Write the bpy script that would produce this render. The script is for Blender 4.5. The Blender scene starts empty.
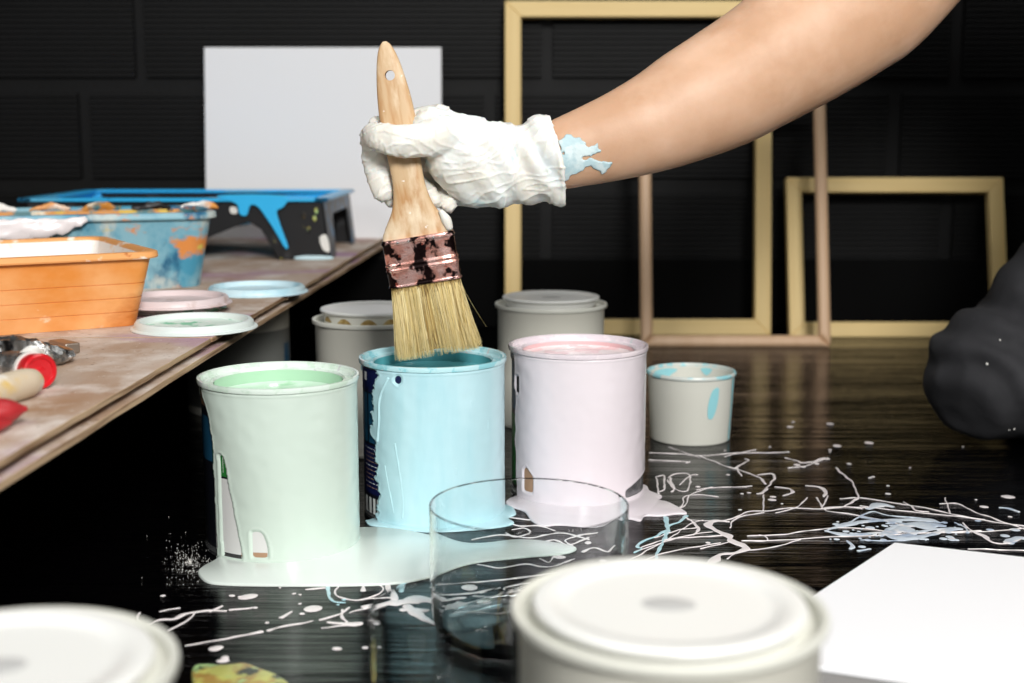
import bpy, bmesh, math, random
from mathutils import Vector, Matrix, noise as mn
C = bpy.context.scene.collection
PI = math.pi
# ---------------------------------------------------------------- camera, world, light, exposure
F, TH, HC = 1325.0, math.radians(8.84), 0.2794
sc = bpy.context.scene
cam = bpy.data.cameras.new('camera'); camo = bpy.data.objects.new('camera', cam); C.objects.link(camo)
camo.location = (0, 0, HC); camo.rotation_euler = (PI/2 - TH, 0, 0)
cam.sensor_width = 36; cam.lens = 36*F/1024; cam.clip_start = 0.02
cam.dof.use_dof = True; cam.dof.focus_distance = 0.93; cam.dof.aperture_fstop = 6.8
sc.camera = camo
w = bpy.data.worlds.new('world'); sc.world = w; w.use_nodes = True
w.node_tree.nodes['Background'].inputs[0].default_value = (0.85, 0.92, 1, 1)
w.node_tree.nodes['Background'].inputs[1].default_value = 0.02
def area(name, loc, aim, size, power, col=(1, 1, 1), sy=None):
    l = bpy.data.lights.new(name, 'AREA'); l.energy = power; l.color = col; l.size = size
    if sy: l.shape = 'RECTANGLE'; l.size_y = sy
    o = bpy.data.objects.new(name, l); C.objects.link(o); o.location = loc
    o.rotation_euler = (Vector(aim) - Vector(loc)).to_track_quat('-Z', 'Y').to_euler(); return o
area('studio_softbox', (0.46, -0.95, 1.18), (0.0, 1.15, 0.10), 0.5, 54, (1, 0.985, 0.96))
area('studio_side_softbox', (1.05, 0.2, 1.15), (0.0, 1.2, 0.1), 0.4, 4, (1, 0.97, 0.93))
area('studio_left_softbox', (-0.9, -0.3, 0.95), (0.0, 1.1, 0.12), 0.4, 4.5, (0.95, 0.98, 1))
area('studio_top_softbox', (0.05, 0.8, 1.5), (0.05, 0.8, 0.0), 0.5, 2.6, (0.97, 0.99, 1))
area('back_fill_light', (0.25, 1.15, 1.5), (0.2, 1.95, 0.15), 0.45, 3.6, (1, 0.98, 0.95))  # added fill lamp, brightens the frames and leaning canvas; no real fixture
vs = sc.view_settings; sc.display_settings.display_device = 'sRGB'
vs.view_transform = 'Standard'; vs.look = 'None'; vs.gamma = 1; vs.exposure = 0.0; vs.use_curve_mapping = False
sc.cycles.max_bounces = 10; sc.cycles.transparent_max_bounces = 12

# ---------------------------------------------------------------- helpers
def ray(px, py):
    u = (px-512)/F; v = (341.5-py)/F
    return Vector((u, math.cos(TH)+v*math.sin(TH), -math.sin(TH)+v*math.cos(TH)))
def at_z(px, py, z=0.0):
    d = ray(px, py); k = (z-HC)/d.z; return Vector((d.x*k, d.y*k, z))
def at_y(px, py, y):
    d = ray(px, py); k = y/d.y; return Vector((d.x*k, y, HC+d.z*k))
def lin(c):
    return tuple(((v/255)/12.92 if v/255 <= .04045 else ((v/255+.055)/1.055)**2.4) for v in c) + (1,)
def rnd(a, b): return random.uniform(a, b)
random.seed(7)

def mat(name, col, rough=.5, metal=0, bump=None, spots=(), spec=.5, trans=0, ior=1.45, coat=0, sss=0, space='Object'):
    """col: sRGB 0-255.  spots: list of (colour, noise scale xyz, threshold, softness, seed);  bump: (scale xyz, strength, distance)"""
    m = bpy.data.materials.new(name); m.use_nodes = True; nt = m.node_tree; N = nt.nodes; L = nt.links
    p = N['Principled BSDF']
    p.inputs['Base Color'].default_value = lin(col); p.inputs['Roughness'].default_value = rough
    p.inputs['Metallic'].default_value = metal; p.inputs['Specular IOR Level'].default_value = spec
    p.inputs['Transmission Weight'].default_value = trans; p.inputs['IOR'].default_value = ior
    p.inputs['Coat Weight'].default_value = coat; p.inputs['Coat Roughness'].default_value = .08
    if sss:
        p.inputs['Subsurface Weight'].default_value = sss; p.inputs['Subsurface Radius'].default_value = (1, .5, .3)
        p.inputs['Subsurface Scale'].default_value = .004
    tc = N.new('ShaderNodeTexCoord')
    def noise(scale, seed, detail=6, r=.55):
        mp = N.new('ShaderNodeMapping'); mp.inputs['Scale'].default_value = scale if hasattr(scale, '__len__') else (scale,)*3
        mp.inputs['Location'].default_value = (seed*3.17, seed*1.31, seed*2.77)
        L.new(tc.outputs[space], mp.inputs[0])
        n = N.new('ShaderNodeTexNoise'); n.inputs['Scale'].default_value = 1; n.inputs['Detail'].default_value = detail; n.inputs['Roughness'].default_value = r
        L.new(mp.outputs[0], n.inputs['Vector']); return n.outputs['Fac']
    cur = None
    for (c, s, th, soft, seed) in spots:
        n = noise(s, seed)
        r = N.new('ShaderNodeMapRange'); r.inputs['From Min'].default_value = th-soft; r.inputs['From Max'].default_value = th+soft
        L.new(n, r.inputs['Value'])
        mx = N.new('ShaderNodeMix'); mx.data_type = 'RGBA'; L.new(r.outputs[0], mx.inputs['Factor'])
        if cur is None: mx.inputs['A'].default_value = lin(col)
        else: L.new(cur, mx.inputs['A'])
        mx.inputs['B'].default_value = lin(c); cur = mx.outputs['Result']
    if cur is not None: L.new(cur, p.inputs['Base Color'])
    if bump:
        prev = None
        for b in (bump if isinstance(bump, list) else [bump]):
            n = noise(b[0], 5, 8, .6); bp = N.new('ShaderNodeBump'); bp.inputs['Strength'].default_value = b[1]; bp.inputs['Distance'].default_value = b[2]
            L.new(n, bp.inputs['Height'])
            if prev: L.new(prev, bp.inputs['Normal'])
            prev = bp.outputs[0]
        L.new(prev, p.inputs['Normal'])
    return m

def link(name, me, m=None, parent=None, smooth=True, sharp=35):
    o = bpy.data.objects.new(name, me); C.objects.link(o)
    if m is not None:
        for x in (m if isinstance(m, (list, tuple)) else [m]): me.materials.append(x)
    if smooth:
        for p in me.polygons: p.use_smooth = True
        try: me.set_sharp_from_angle(angle=math.radians(sharp))
        except Exception: pass
    if parent: o.parent = parent
    return o
def obj(name, bm, m=None, parent=None, smooth=True, sharp=35, fix=True):
    if fix: bmesh.ops.recalc_face_normals(bm, faces=bm.faces)
    me = bpy.data.meshes.new(name); bm.to_mesh(me); bm.free(); return link(name, me, m, parent, smooth, sharp)
def empty(name, loc=(0, 0, 0), rz=0, label=None, cat=None, group=None):
    o = bpy.data.objects.new(name, None); C.objects.link(o); o.empty_display_size = .02
    o.location = loc; o.rotation_euler = (0, 0, rz); tag(o, label, cat, group); return o
def tag(o, label=None, cat=None, group=None, kind=None):
    if label: o['label'] = label
    if cat: o['category'] = cat
    if group: o['group'] = group
    if kind: o['kind'] = kind
    return o
def lathe(prof, n=96, bm=None, mi=None):
    """prof: list of (r, z); r = 0 closes on the axis. mi: material index per segment"""
    bm = bm or bmesh.new(); rings = []
    for r, z in prof:
        if r < 1e-6: rings.append([bm.verts.new((0, 0, z))])
        else: rings.append([bm.verts.new((r*math.cos(2*PI*i/n), r*math.sin(2*PI*i/n), z)) for i in range(n)])
    for k in range(len(rings)-1):
        a, b = rings[k], rings[k+1]
        for i in range(n):
            j = (i+1) % n
            if len(a) == 1 and len(b) == 1: continue
            if len(a) == 1: f = bm.faces.new((a[0], b[j], b[i]))
            elif len(b) == 1: f = bm.faces.new((a[i], a[j], b[0]))
            else: f = bm.faces.new((a[i], a[j], b[j], b[i]))
            if mi: f.material_index = mi[k]
    return bm
def box(bm, x0, x1, y0, y1, z0, z1, M=None, mi=0):
    v = [Vector((x, y, z)) for z in (z0, z1) for y in (y0, y1) for x in (x0, x1)]
    if M: v = [M @ q for q in v]
    v = [bm.verts.new(q) for q in v]
    for f in ((0, 2, 3, 1), (4, 5, 7, 6), (0, 1, 5, 4), (1, 3, 7, 5), (3, 2, 6, 7), (2, 0, 4, 6)):
        bm.faces.new([v[i] for i in f]).material_index = mi
    return bm
def bevel(o, wd, seg=2, ang=40):
    b = o.modifiers.new('bevel', 'BEVEL'); b.width = wd; b.segments = seg; b.limit_method = 'ANGLE'; b.angle_limit = math.radians(ang); return o
def catmull(pts, n=6, closed=False):
    out = []; N = len(pts); rng = range(N if closed else N-1)
    g = (lambda i: pts[i % N]) if closed else (lambda i: pts[max(0, min(N-1, i))])
    for i in rng:
        p0, p1, p2, p3 = g(i-1), g(i), g(i+1), g(i+2)
        for k in range(n):
            t = k/n
            out.append([.5*((2*b)+(-a+c)*t+(2*a-5*b+4*c-d)*t*t+(-a+3*b-3*c+d)*t**3) for a, b, c, d in zip(p0, p1, p2, p3)])
    if not closed: out.append(list(pts[-1]))
    return out
def tube(bm, path, n=16, sub=5, up=Vector((0, 1, 0)), cap=True, fn=None, grid=None):
    """path: (x,y,z, r_side, r_depth): loft of ellipses; r_depth measured along up"""
    P = catmull(path, sub) if sub > 1 else path; rings = []
    for i, p in enumerate(P):
        a = Vector(P[max(0, i-1)][:3]); b = Vector(P[min(len(P)-1, i+1)][:3]); t = (b-a).normalized()
        s = t.cross(up)
        if s.length < 1e-4: s = t.cross(Vector((1, 0, 0)))
        s.normalize(); u = s.cross(t).normalized(); c = Vector(p[:3])
        ring = []
        for k in range(n):
            an = 2*PI*k/n; q = c + s*math.cos(an)*p[3] + u*math.sin(an)*p[4]
            if fn: q = fn(q, i/(len(P)-1), an, c)
            ring.append(bm.verts.new(q))
        rings.append(ring)
    for i in range(len(rings)-1):
        for k in range(n):
            j = (k+1) % n; bm.faces.new((rings[i][k], rings[i][j], rings[i+1][j], rings[i+1][k]))
    if cap:
        for end, q in ((0, 1), (-1, -2)):
            R = rings[end]; c = sum((v.co for v in R), Vector())/n
            cp = sum((v.co for v in rings[q]), Vector())/n
            rad = sum((v.co-c).length for v in R)/n
            tip = bm.verts.new(c + (c-cp).normalized()*rad*.0)
            dr = (c-cp).normalized()
            prev = R
            for st in (.35, .65, .87):
                cur = [bm.verts.new(c + (v.co-c)*math.sqrt(1-st*st) + dr*rad*st) for v in R]
                for k in range(n):
                    j = (k+1) % n; bm.faces.new((prev[k], prev[j], cur[j], cur[k]))
                prev = cur
            tip.co = c + dr*rad
            for k in range(n): bm.faces.new((prev[k], prev[(k+1) % n], tip))
    if grid is not None: grid.extend(rings)
    return bm
def apply_mods(o):
    dg = bpy.context.evaluated_depsgraph_get(); me = bpy.data.meshes.new_from_object(o.evaluated_get(dg))
    o.modifiers.clear(); o.data = me; return o
def prism(bm, pts, y0, y1, mi=0):
    a = [bm.verts.new((x, y0, z)) for x, z in pts]; b = [bm.verts.new((x, y1, z)) for x, z in pts]
    bm.faces.new(a).material_index = mi; bm.faces.new(list(reversed(b))).material_index = mi
    n = len(pts)
    for i in range(n): bm.faces.new((a[i], b[i], b[(i+1) % n], a[(i+1) % n])).material_index = mi
    return bm
def rrect(wd, dp, r, z, n=10):
    out = []
    for cx, cy, a0 in ((wd/2-r, dp/2-r, 0), (-wd/2+r, dp/2-r, 90), (-wd/2+r, -dp/2+r, 180), (wd/2-r, -dp/2+r, 270)):
        for k in range(n+1):
            a = math.radians(a0+90*k/n); out.append((cx+r*math.cos(a), cy+r*math.sin(a), z))
    return out
def loft(bm, secs, mi=None, close=True, jig=None):
    R = []
    for s in secs: R.append([bm.verts.new(jig(Vector(p)) if jig else p) for p in s])
    n = len(secs[0])
    for k in range(len(R)-1):
        for i in range(n):
            f = bm.faces.new((R[k][i], R[k][(i+1) % n], R[k+1][(i+1) % n], R[k+1][i]))
            if mi: f.material_index = mi[k]
    if close:
        f = bm.faces.new(R[0]); f.material_index = mi[0] if mi else 0
        f = bm.faces.new(R[-1]); f.material_index = mi[-1] if mi else 0
    return bm

# ---------------------------------------------------------------- materials
M = {}
M['black_plastic'] = mat('black_plastic_sheet', (2, 2, 3), .12, bump=[((.9, 13, 1), .85, .007), ((3.0, 36, 1), .14, .0012)], spec=.2)
M['black_wall'] = mat('black_painted_block', (9, 9, 10), .6, spec=.3, bump=((160, 160, 160), .4, .001), spots=[((5, 5, 5), 9, .5, .15, 1), ((22, 21, 22), 90, .74, .03, 2)])
M['black_board'] = mat('black_skirting', (2, 2, 2), .85, bump=((3, 60, 60), .3, .001), spec=.15)
M['pine'] = mat('pale_pine', (232, 204, 142), .5, bump=((4, 4, 4), .1, .001), spots=[((218, 186, 120), (55, 55, 3), .55, .2, 3)])
M['pine_h'] = mat('pale_pine_horizontal', (234, 206, 144), .5, spots=[((220, 188, 122), (3, 55, 55), .55, .2, 3)])
M['rose_wood'] = mat('rosy_pine', (214, 180, 146), .45, spots=[((200, 162, 126), (50, 50, 3), .55, .2, 4)])
M['canvas'] = mat('white_primed_canvas', (238, 238, 240), .85, bump=((900, 900, 900), .15, .0004))
M['can_white'] = mat('off_white_tin', (214, 214, 204), .38, bump=((30, 30, 30), .05, .001), spec=.5)
M['can_side'] = mat('off_white_can_wall', (212, 210, 198), .4, bump=((30, 30, 30), .05, .001))
M['lid_white'] = mat('off_white_lid', (228, 228, 224), .32)
M['lid_mark'] = mat('grey_lid_mark', (186, 186, 184), .4)
M['rust'] = mat('rust_stain', (152, 124, 66), .6, spots=[((196, 176, 120), 220, .55, .1, 2)])
M['mint'] = mat('pale_mint_paint', (206, 221, 210), .26, bump=[((26, 26, 12), .15, .001)], coat=.35)
M['mint_spill'] = mat('spilled_mint_paint', (226, 235, 229), .22, coat=.4)
M['mint_in'] = mat('wet_mint_paint', (206, 230, 212), .12, bump=((40, 40, 40), .25, .002), coat=.6, spots=[((166, 210, 174), 45, .6, .05, 2)])
M['blue'] = mat('pale_blue_paint', (188, 224, 232), .25, bump=[((30, 30, 16), .25, .0012)], coat=.35, spots=[((170, 215, 225), (30, 30, 6), .63, .1, 7)])
M['blue_in'] = mat('wet_turquoise_paint', (104, 184, 192), .1, bump=((50, 50, 50), .3, .002), coat=.6)
M['pink'] = mat('pale_pink_paint', (228, 219, 224), .26, bump=[((26, 26, 12), .15, .001)], coat=.35)
M['pink_in'] = mat('wet_pink_paint', (240, 206, 208), .14, bump=((40, 40, 40), .3, .002), coat=.6, spots=[((244, 236, 236), 50, .5, .03, 4)])
def rimmat(nm, c, c2): return mat(nm, c, .22, spots=[(c2, 60, .56, .02, 3), ((210, 214, 214), 90, .62, .02, 6)], bump=((160, 160, 160), .2, .0006), coat=.5)
M['mint_rim'] = rimmat('mint_covered_rim', (222, 236, 226), (206, 226, 210))
M['blue_rim'] = rimmat('blue_covered_rim', (190, 230, 236), (150, 212, 222))
M['pink_rim'] = rimmat('pink_covered_rim', (226, 214, 220), (236, 224, 228))
M['tin'] = mat('bare_tin', (178, 180, 182), .25, metal=.9, bump=((40, 40, 40), .1, .001))
M['label_black'] = mat('label_black', (16, 18, 26), .35)
M['label_navy'] = mat('label_navy', (18, 26, 70), .35)
M['label_blue'] = mat('label_blue', (28, 78, 108), .35)
M['label_white'] = mat('label_white', (222, 222, 220), .4)
M['label_green'] = mat('label_green', (40, 122, 52), .35)
M['label_tan'] = mat('label_tan', (176, 140, 112), .4)
M['splat'] = mat('white_pink_splashed_paint', (240, 232, 232), .3, coat=.3)
M['splat_blue'] = mat('white_blue_splashed_paint', (212, 222, 232), .3, coat=.3, spots=[((168, 184, 206), 60, .55, .08, 3), ((238, 238, 240), 80, .6, .05, 5)])
M['plywood'] = mat('dusty_plywood', (192, 172, 156), .75, bump=((60, 60, 60), .25, .0012),
    spots=[((160, 126, 98), (14, 5, 5), .52, .14, 1), ((212, 200, 190), (30, 22, 22), .55, .1, 2), ((176, 140, 164), (5, 7, 5), .63, .06, 9), ((110, 86, 68), 260, .68, .04, 4), ((232, 226, 218), 340, .7, .03, 5)])
M['ply_edge'] = mat('plywood_edge', (188, 160, 128), .8, bump=((20, 20, 300), .4, .001), spots=[((128, 96, 66), (12, 12, 400), .55, .1, 1)])
M['gap_shade'] = mat('painted_gap_shade', (34, 26, 22), .8)  # near-black tone paints the shade between the plywood sheets
M['orange'] = mat('orange_plastic', (222, 140, 62), .38, spots=[((236, 172, 112), (12, 12, 20), .56, .1, 1), ((246, 224, 196), (26, 26, 40), .7, .04, 3), ((196, 112, 46), (8, 8, 18), .6, .05, 6)])
M['orange_rim'] = mat('orange_plastic_rim', (232, 164, 100), .4, spots=[((248, 238, 226), 38, .6, .03, 1), ((190, 110, 52), 60, .66, .03, 2)], bump=((60, 60, 60), .3, .001))
M['tub_inner'] = mat('white_crusted_inside', (242, 238, 232), .6, spots=[((228, 152, 70), (14, 14, 26), .58, .03, 4), ((244, 214, 180), 40, .6, .04, 2)], bump=((70, 70, 70), .4, .002))
M['tub_blue'] = mat('blue_splashed_plastic', (72, 148, 176), .4, bump=((40, 40, 40), .3, .0015),
    spots=[((136, 182, 196), (16, 16, 16), .5, .06, 1), ((36, 96, 130), (24, 24, 14), .55, .04, 2), ((190, 200, 196), (28, 28, 16), .58, .04, 3), ((222, 140, 70), (20, 20, 30), .61, .03, 4), ((214, 190, 90), (22, 22, 34), .63, .03, 8)])
M['tub_orange_in'] = mat('orange_splashed_inside', (206, 138, 58), .5, bump=((60, 60, 60), .5, .002),
    spots=[((66, 116, 122), 34, .55, .03, 1), ((226, 214, 190), 40, .6, .03, 2), ((40, 40, 36), 46, .66, .02, 3), ((214, 176, 60), 30, .64, .03, 5)])
M['tray_blue'] = mat('bright_blue_tray_paint', (56, 182, 238), .3, bump=((40, 40, 40), .3, .0015), spots=[((96, 184, 222), 16, .6, .04, 1), ((206, 216, 220), 30, .7, .03, 2), ((22, 96, 150), 26, .66, .03, 5)])
M['tray_black'] = mat('black_tray_plastic', (24, 24, 26), .4, bump=((60, 60, 60), .2, .001), spots=[((64, 64, 66), 26, .64, .05, 1), ((200, 190, 70), 70, .73, .015, 2), ((216, 220, 220), 50, .74, .015, 4)])
M['wood_handle'] = mat('beech_handle', (204, 174, 136), .5, bump=((100, 100, 12), .25, .0006), spots=[((186, 140, 92), (160, 160, 22), .53, .1, 1), ((226, 206, 176), (60, 60, 26), .58, .08, 2), ((240, 234, 226), 150, .69, .02, 4)])
M['copper'] = mat('pink_copper_ferrule', (222, 160, 146), .26, metal=.75, bump=((120, 120, 120), .35, .0012),
    spots=[((234, 190, 182), 90, .5, .05, 7), ((30, 16, 16), (70, 70, 60), .53, .02, 2), ((176, 96, 82), 160, .64, .02, 5)])
M['bristle'] = mat('natural_bristle', (228, 206, 142), .55, spots=[((236, 220, 170), (900, 900, 14), .5, .1, 1), ((164, 132, 70), (700, 700, 8), .6, .06, 2)])
M['bristle_core'] = mat('bristle_core', (188, 160, 98), .8, spots=[((120, 94, 50), (900, 900, 10), .5, .08, 1)], bump=((1500, 1500, 14), 1, .001))
M['glove'] = mat('white_latex_glove', (224, 221, 212), .42, bump=[((60, 60, 60), .35, .002), ((400, 400, 400), .12, .0005)], sss=.25, spots=[((232, 236, 234), 30, .55, .1, 2), ((190, 214, 218), (38, 38, 38), .68, .04, 11)])
M['cuff'] = mat('latex_cuff', (218, 214, 202), .4, bump=[((50, 50, 50), .3, .002)], sss=.25, spots=[((182, 206, 212), (36, 36, 36), .6, .06, 11)])
M['skin'] = mat('tanned_skin', (200, 160, 130), .48, bump=[((500, 500, 500), .22, .0005), ((60, 60, 60), .1, .001)], sss=.3, spots=[((188, 146, 114), 16, .56, .16, 1), ((210, 172, 144), 24, .56, .14, 2)])
M['smear'] = mat('drying_blue_smear', (178, 204, 210), .5, bump=((150, 150, 150), .6, .0012), spots=[((206, 222, 224), 90, .55, .06, 1)])
M['denim'] = mat('black_denim', (37, 37, 40), .85, bump=[((900, 900, 900), .3, .0006), ((14, 14, 14), .4, .004)], spots=[((54, 54, 57), (12, 12, 12), .58, .12, 3), ((90, 90, 92), 34, .72, .03, 6)])
M['shirt'] = mat('black_cotton', (22, 22, 24), .9, bump=((30, 30, 30), .4, .004))
M['hair'] = mat('dark_brown_hair', (40, 28, 22), .5, bump=((200, 200, 30), .8, .002))
M['glass'] = mat('clear_glass', (250, 253, 253), .02, trans=1, ior=1.32)
M['red'] = mat('red_plastic', (200, 28, 36), .3, coat=.3)
M['dull_red'] = mat('dull_red_grip', (168, 40, 44), .45, bump=((60, 60, 60), .2, .001))
M['crumpled'] = mat('crumpled_metal_tube', (150, 150, 148), .25, metal=.85, bump=((70, 70, 70), .8, .003), spots=[((40, 40, 42), 45, .6, .04, 1), ((226, 226, 224), 60, .56, .03, 5)])
M['white_plastic'] = mat('white_plastic', (228, 226, 220), .4)
M['old_wood'] = mat('paint_stained_wood', (204, 188, 164), .55, bump=((50, 50, 50), .2, .001), spots=[((214, 178, 84), 26, .56, .05, 8), ((228, 224, 216), 32, .54, .06, 3)])
M['rag'] = mat('yellow_green_paint_crust', (196, 196, 106), .4, bump=((90, 90, 90), .6, .003), spots=[((176, 142, 74), 60, .5, .04, 1), ((170, 206, 140), 50, .56, .03, 4), ((30, 28, 22), 60, .56, .03, 3)], coat=.3)
M['pink_dry'] = mat('pinkish_lid_paint', (222, 206, 206), .4, spots=[((200, 178, 172), 50, .6, .05, 2)], bump=((60, 60, 60), .3, .001))
M['mint_dry'] = mat('mint_lid_paint', (214, 232, 222), .35, spots=[((120, 196, 158), (50, 50, 50), .56, .03, 2), ((236, 240, 236), 60, .6, .04, 5)], bump=((60, 60, 60), .3, .001))
M['blue_dry'] = mat('pale_blue_lid_paint', (200, 226, 234), .35, spots=[((174, 212, 224), 30, .55, .06, 2)], bump=((60, 60, 60), .2, .001))
M['cup'] = mat('ivory_plastic_cup', (212, 212, 202), .45, bump=((30, 30, 30), .06, .001))
M['cup_blue'] = mat('turquoise_splash', (150, 212, 220), .4, bump=((60, 60, 60), .3, .001))

# ---------------------------------------------------------------- setting
WY = 1.95
bm = bmesh.new()
NX, NY = 60, 60
box(bm, -1.8, 1.8, -.6, WY+.02, -.02, 0)
tag(obj('floor', bm, M['black_plastic'], smooth=False), kind='structure')
# back wall of ridged hollow blocks: real ridges, mortar courses between
bm = bmesh.new()
box(bm, -1.8, 1.8, WY+.004, WY+.08, 0, 1.3)
BW, BH, J = .586, .144, .021
z0 = .2077-.144*2
for r in range(0, 11):
    za = z0 + r*BH + J/2; zb = z0 + (r+1)*BH - J/2
    off = (-.534 if r % 2 == 1 else -.618)
    for k in range(-3, 5):
        xa = off + k*BW + J*.45 + rnd(-.002, .002); xb = off + (k+1)*BW - J*.45 + rnd(-.002, .002)
        xa = max(xa, -1.8); xb = min(xb, 1.8)
        if xb - xa < .05: continue
        n = 16; prof = [(za, .004)]
        for q in range(n):
            zz = za + (zb-za)*(q+.1)/n; dz = (zb-za)/n
            prof += [(zz, -.0065), (zz+dz*.5, -.0065), (zz+dz*.6, -.0015), (zz+dz*.88, -.0015)]
        prof.append((zb, .004)); prof = [p for p in prof if p[0] > 0] or None
        if not prof: continue
        A = [bm.verts.new((xa, WY+p[1], p[0])) for p in prof]; B = [bm.verts.new((xb, WY+p[1], p[0])) for p in prof]
        for q in range(len(prof)-1): bm.faces.new((A[q], B[q], B[q+1], A[q+1]))
        for ends, x in ((A, xa), (B, xb)):
            E2 = [bm.verts.new((x, WY+.004, p[0])) for p in prof]
            for q in range(len(prof)-1): bm.faces.new((ends[q], ends[q+1], E2[q+1], E2[q]))
tag(obj('wall_back', bm, M['black_wall'], smooth=False), kind='structure')
bm = bmesh.new(); box(bm, -1.8, 1.8, WY-.016, WY-.0046, 0, .100)
o = obj('baseboard_back', bm, M['black_board'], smooth=False); bevel(o, .002); tag(o, kind='structure')

# ---------------------------------------------------------------- cans
R, RW, H = .055, .052, .118
def can_body(parent, side, rim, ledge):
    """tin wall and base"""
    b = lathe([(0, .002), (.048, .002), (.0505, 0), (.0527, .0005), (.0529, .003), (RW, .0045), (RW, H-.006), (.0535, H-.0035)])
    obj('body', b, side, parent)
    b = lathe([(.0533, H-.0042), (.0546, H-.0036), (R, H-.0018), (.0546, H-.0002), (.0533, H), (.0519, H-.0008), (.0513, H-.0035), (.0500, H-.0046), (.0478, H-.0046), (.0462, H-.0038), (.0450, H-.0032), (.0438, H-.0044), (.0436, H-.012), (.0445, H-.0125), (.0512, H-.0068), (.0520, H-.006)])
    obj('rim', b, rim, parent)
def lid_mesh(zb, mark=False, r=.0475, turned=False):
    prof = [(0, zb+.0022), (.010, zb+.0022), (.034, zb+.0022), (.0372, zb+.0024), (.0392, zb+.0038), (.0455, zb+.0042), (.0468, zb+.0039), (r, zb+.0028), (.0472, zb+.0016), (.0462, zb+.0008), (.0442, zb), (.0428, zb-.005), (.0422, zb-.005), (.0432, zb+.0002), (.038, zb+.0012), (0, zb+.0008)]
    return lathe(prof)
def grid_coat(mask, r0, th, na=420, nz=170, z0=.0, z1=H-.0035, relax=10, wob=.00025, a0=-2.9, a1=2.9):
    """wet paint shell over the wall: only where mask(angle, height) is true; angle 0 faces local -Y"""
    bm = bmesh.new(); V = {}
    def vert(i, k):
        if (i, k) not in V:
            a = a0+(a1-a0)*i/na; z = z0+(z1-z0)*k/nz
            V[i, k] = bm.verts.new((a, 0, z))
        return V[i, k]
    for i in range(na):
        for k in range(nz):
            a = a0+(a1-a0)*(i+.5)/na; z = z0+(z1-z0)*(k+.5)/nz
            if mask(a, z): bm.faces.new((vert(i, k), vert(i+1, k), vert(i+1, k+1), vert(i, k+1)))
    bm.verts.ensure_lookup_table()
    bd = [v for v in bm.verts if v.is_boundary and v.co.z > z0+1e-5 and v.co.z < z1-1e-5]
    for _ in range(relax):
        new = {}
        for v in bd:
            nb = [e.other_vert(v) for e in v.link_edges if e.is_boundary]
            if len(nb) == 2: new[v] = (nb[0].co+nb[1].co)*.25+v.co*.5
        for v, c in new.items(): v.co = c
    # thickness: boundary sits on the wall, interior lifts
    dist = {v: 0 for v in bm.verts if v.is_boundary}; fr = list(dist)
    while fr:
        nx = []
        for v in fr:
            if dist[v] >= 4: continue
            for e in v.link_edges:
                q = e.other_vert(v)
                if q not in dist: dist[q] = dist[v]+1; nx.append(q)
        fr = nx
    for v in bm.verts:
        a, _, z = v.co; d = dist.get(v, 5); t = th*math.sqrt(min(1, d/4)) + (0 if d < 2 else wob*mn.noise(Vector((a*6, z*120, 3))))
        bead = .0005*math.exp(-((d-2.5)/1.3)**2)
        if z < .001 or z > z1-.001: t = max(t, th*.9); bead = 0
        r = r0+t+bead; v.co = Vector((r*math.sin(a), -r*math.cos(a), z))
    return bm
def facing(x, y): return math.atan2(-x, y)
def label_shell(parent, patches, name='label', base=M['label_black'], zr=(.006, .108), ar=(-2.9, 2.9)):
    """paper label with its printed blocks: patches = (a0,a1,z0,z1,material)"""
    bm = bmesh.new(); mats = [base]
    def strip(a0, a1, za, zb, r, mi):
        n = max(1, int((a1-a0)/.05))
        P = [[bm.verts.new((r*math.sin(a0+(a1-a0)*i/n), -r*math.cos(a0+(a1-a0)*i/n), z)) for i in range(n+1)] for z in (za, zb)]
        for i in range(n): bm.faces.new((P[0][i], P[0][i+1], P[1][i+1], P[1][i])).material_index = mi
    strip(ar[0], ar[1], zr[0], zr[1], RW+.00012, 0)
    for k, (a0, a1, za, zb, m) in enumerate(patches):
        if m not in mats: mats.append(m)
        strip(a0, a1, za, zb, RW+.00020+k*.000004, mats.index(m))
    return obj(name, bm, mats, parent, fix=False)
def U(px, cx, Rp): return math.asin(max(-1, min(1, (px-cx)/Rp)))
def wav(z, s, amp, f=90): return amp*mn.noise(Vector((z*f, s, 1.7)))

# green / mint can
gx, gy = -.1598, .8923
g = empty('paint_can', (gx, gy, 0), facing(gx, gy), 'open paint can coated in pale mint green paint, standing in the large mint puddle', 'paint can', 'open paint cans being used')
can_body(g, M['tin'], M['mint_rim'], None)
CX, RP = 281, 77
def zt(py, top, bot): return H*(1-(py-top)/(bot-top))
Z = lambda py: zt(py, 390, 568)
label_shell(g, [(-1.5, U(217, CX, RP), Z(415), Z(402), M['label_tan']), (-1.5, U(216, CX, RP), Z(470), Z(425), M['label_blue']), (-1.02, .6, Z(482), Z(440), M['label_green']), (-.93, -.8, Z(478), Z(452), M['label_white']), (-1.0, .6, Z(560), Z(484), M['label_white']), (-.55, -.2, Z(563), Z(556), M['label_tan'])])
def m_green(a, z):
    if a > 2.3 + wav(z, 4, .3, 40): return False
    u = math.sin(a) if abs(a) < PI/2 else (1 if a > 0 else -1)
    px = CX + RP*u
    if a < -PI/2: return z > .106 + wav(a*.02, 9, .006)
    py = 390+(1-z/H)*178
    if py < 442:
        return px > 206+(py-390)*.19+wav(z, 1, 2)
    t = (py-442)/120
    if px < 216+1.5*t+wav(z, 1, .8): return False
    # first run: slit that widens downwards
    if py > 460 and px > 223 + 1.0*t and px < 226+ (py-460)*.155 + wav(z, 3, 1) and py < 563: return False
    # small arch
    if 252 < px < 266 and py > 534 + max(0, (px-257)/4.6)**3*2.4 and py < 561: return False
    return True
obj('paint_coat', grid_coat(m_green, RW+.0003, .0011), M['mint'], g)
obj('wet_paint', lathe([(.0433, H-.0125), (.040, H-.0138), (.02, H-.014), (0, H-.014)]), M['mint_in'], g)
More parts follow.
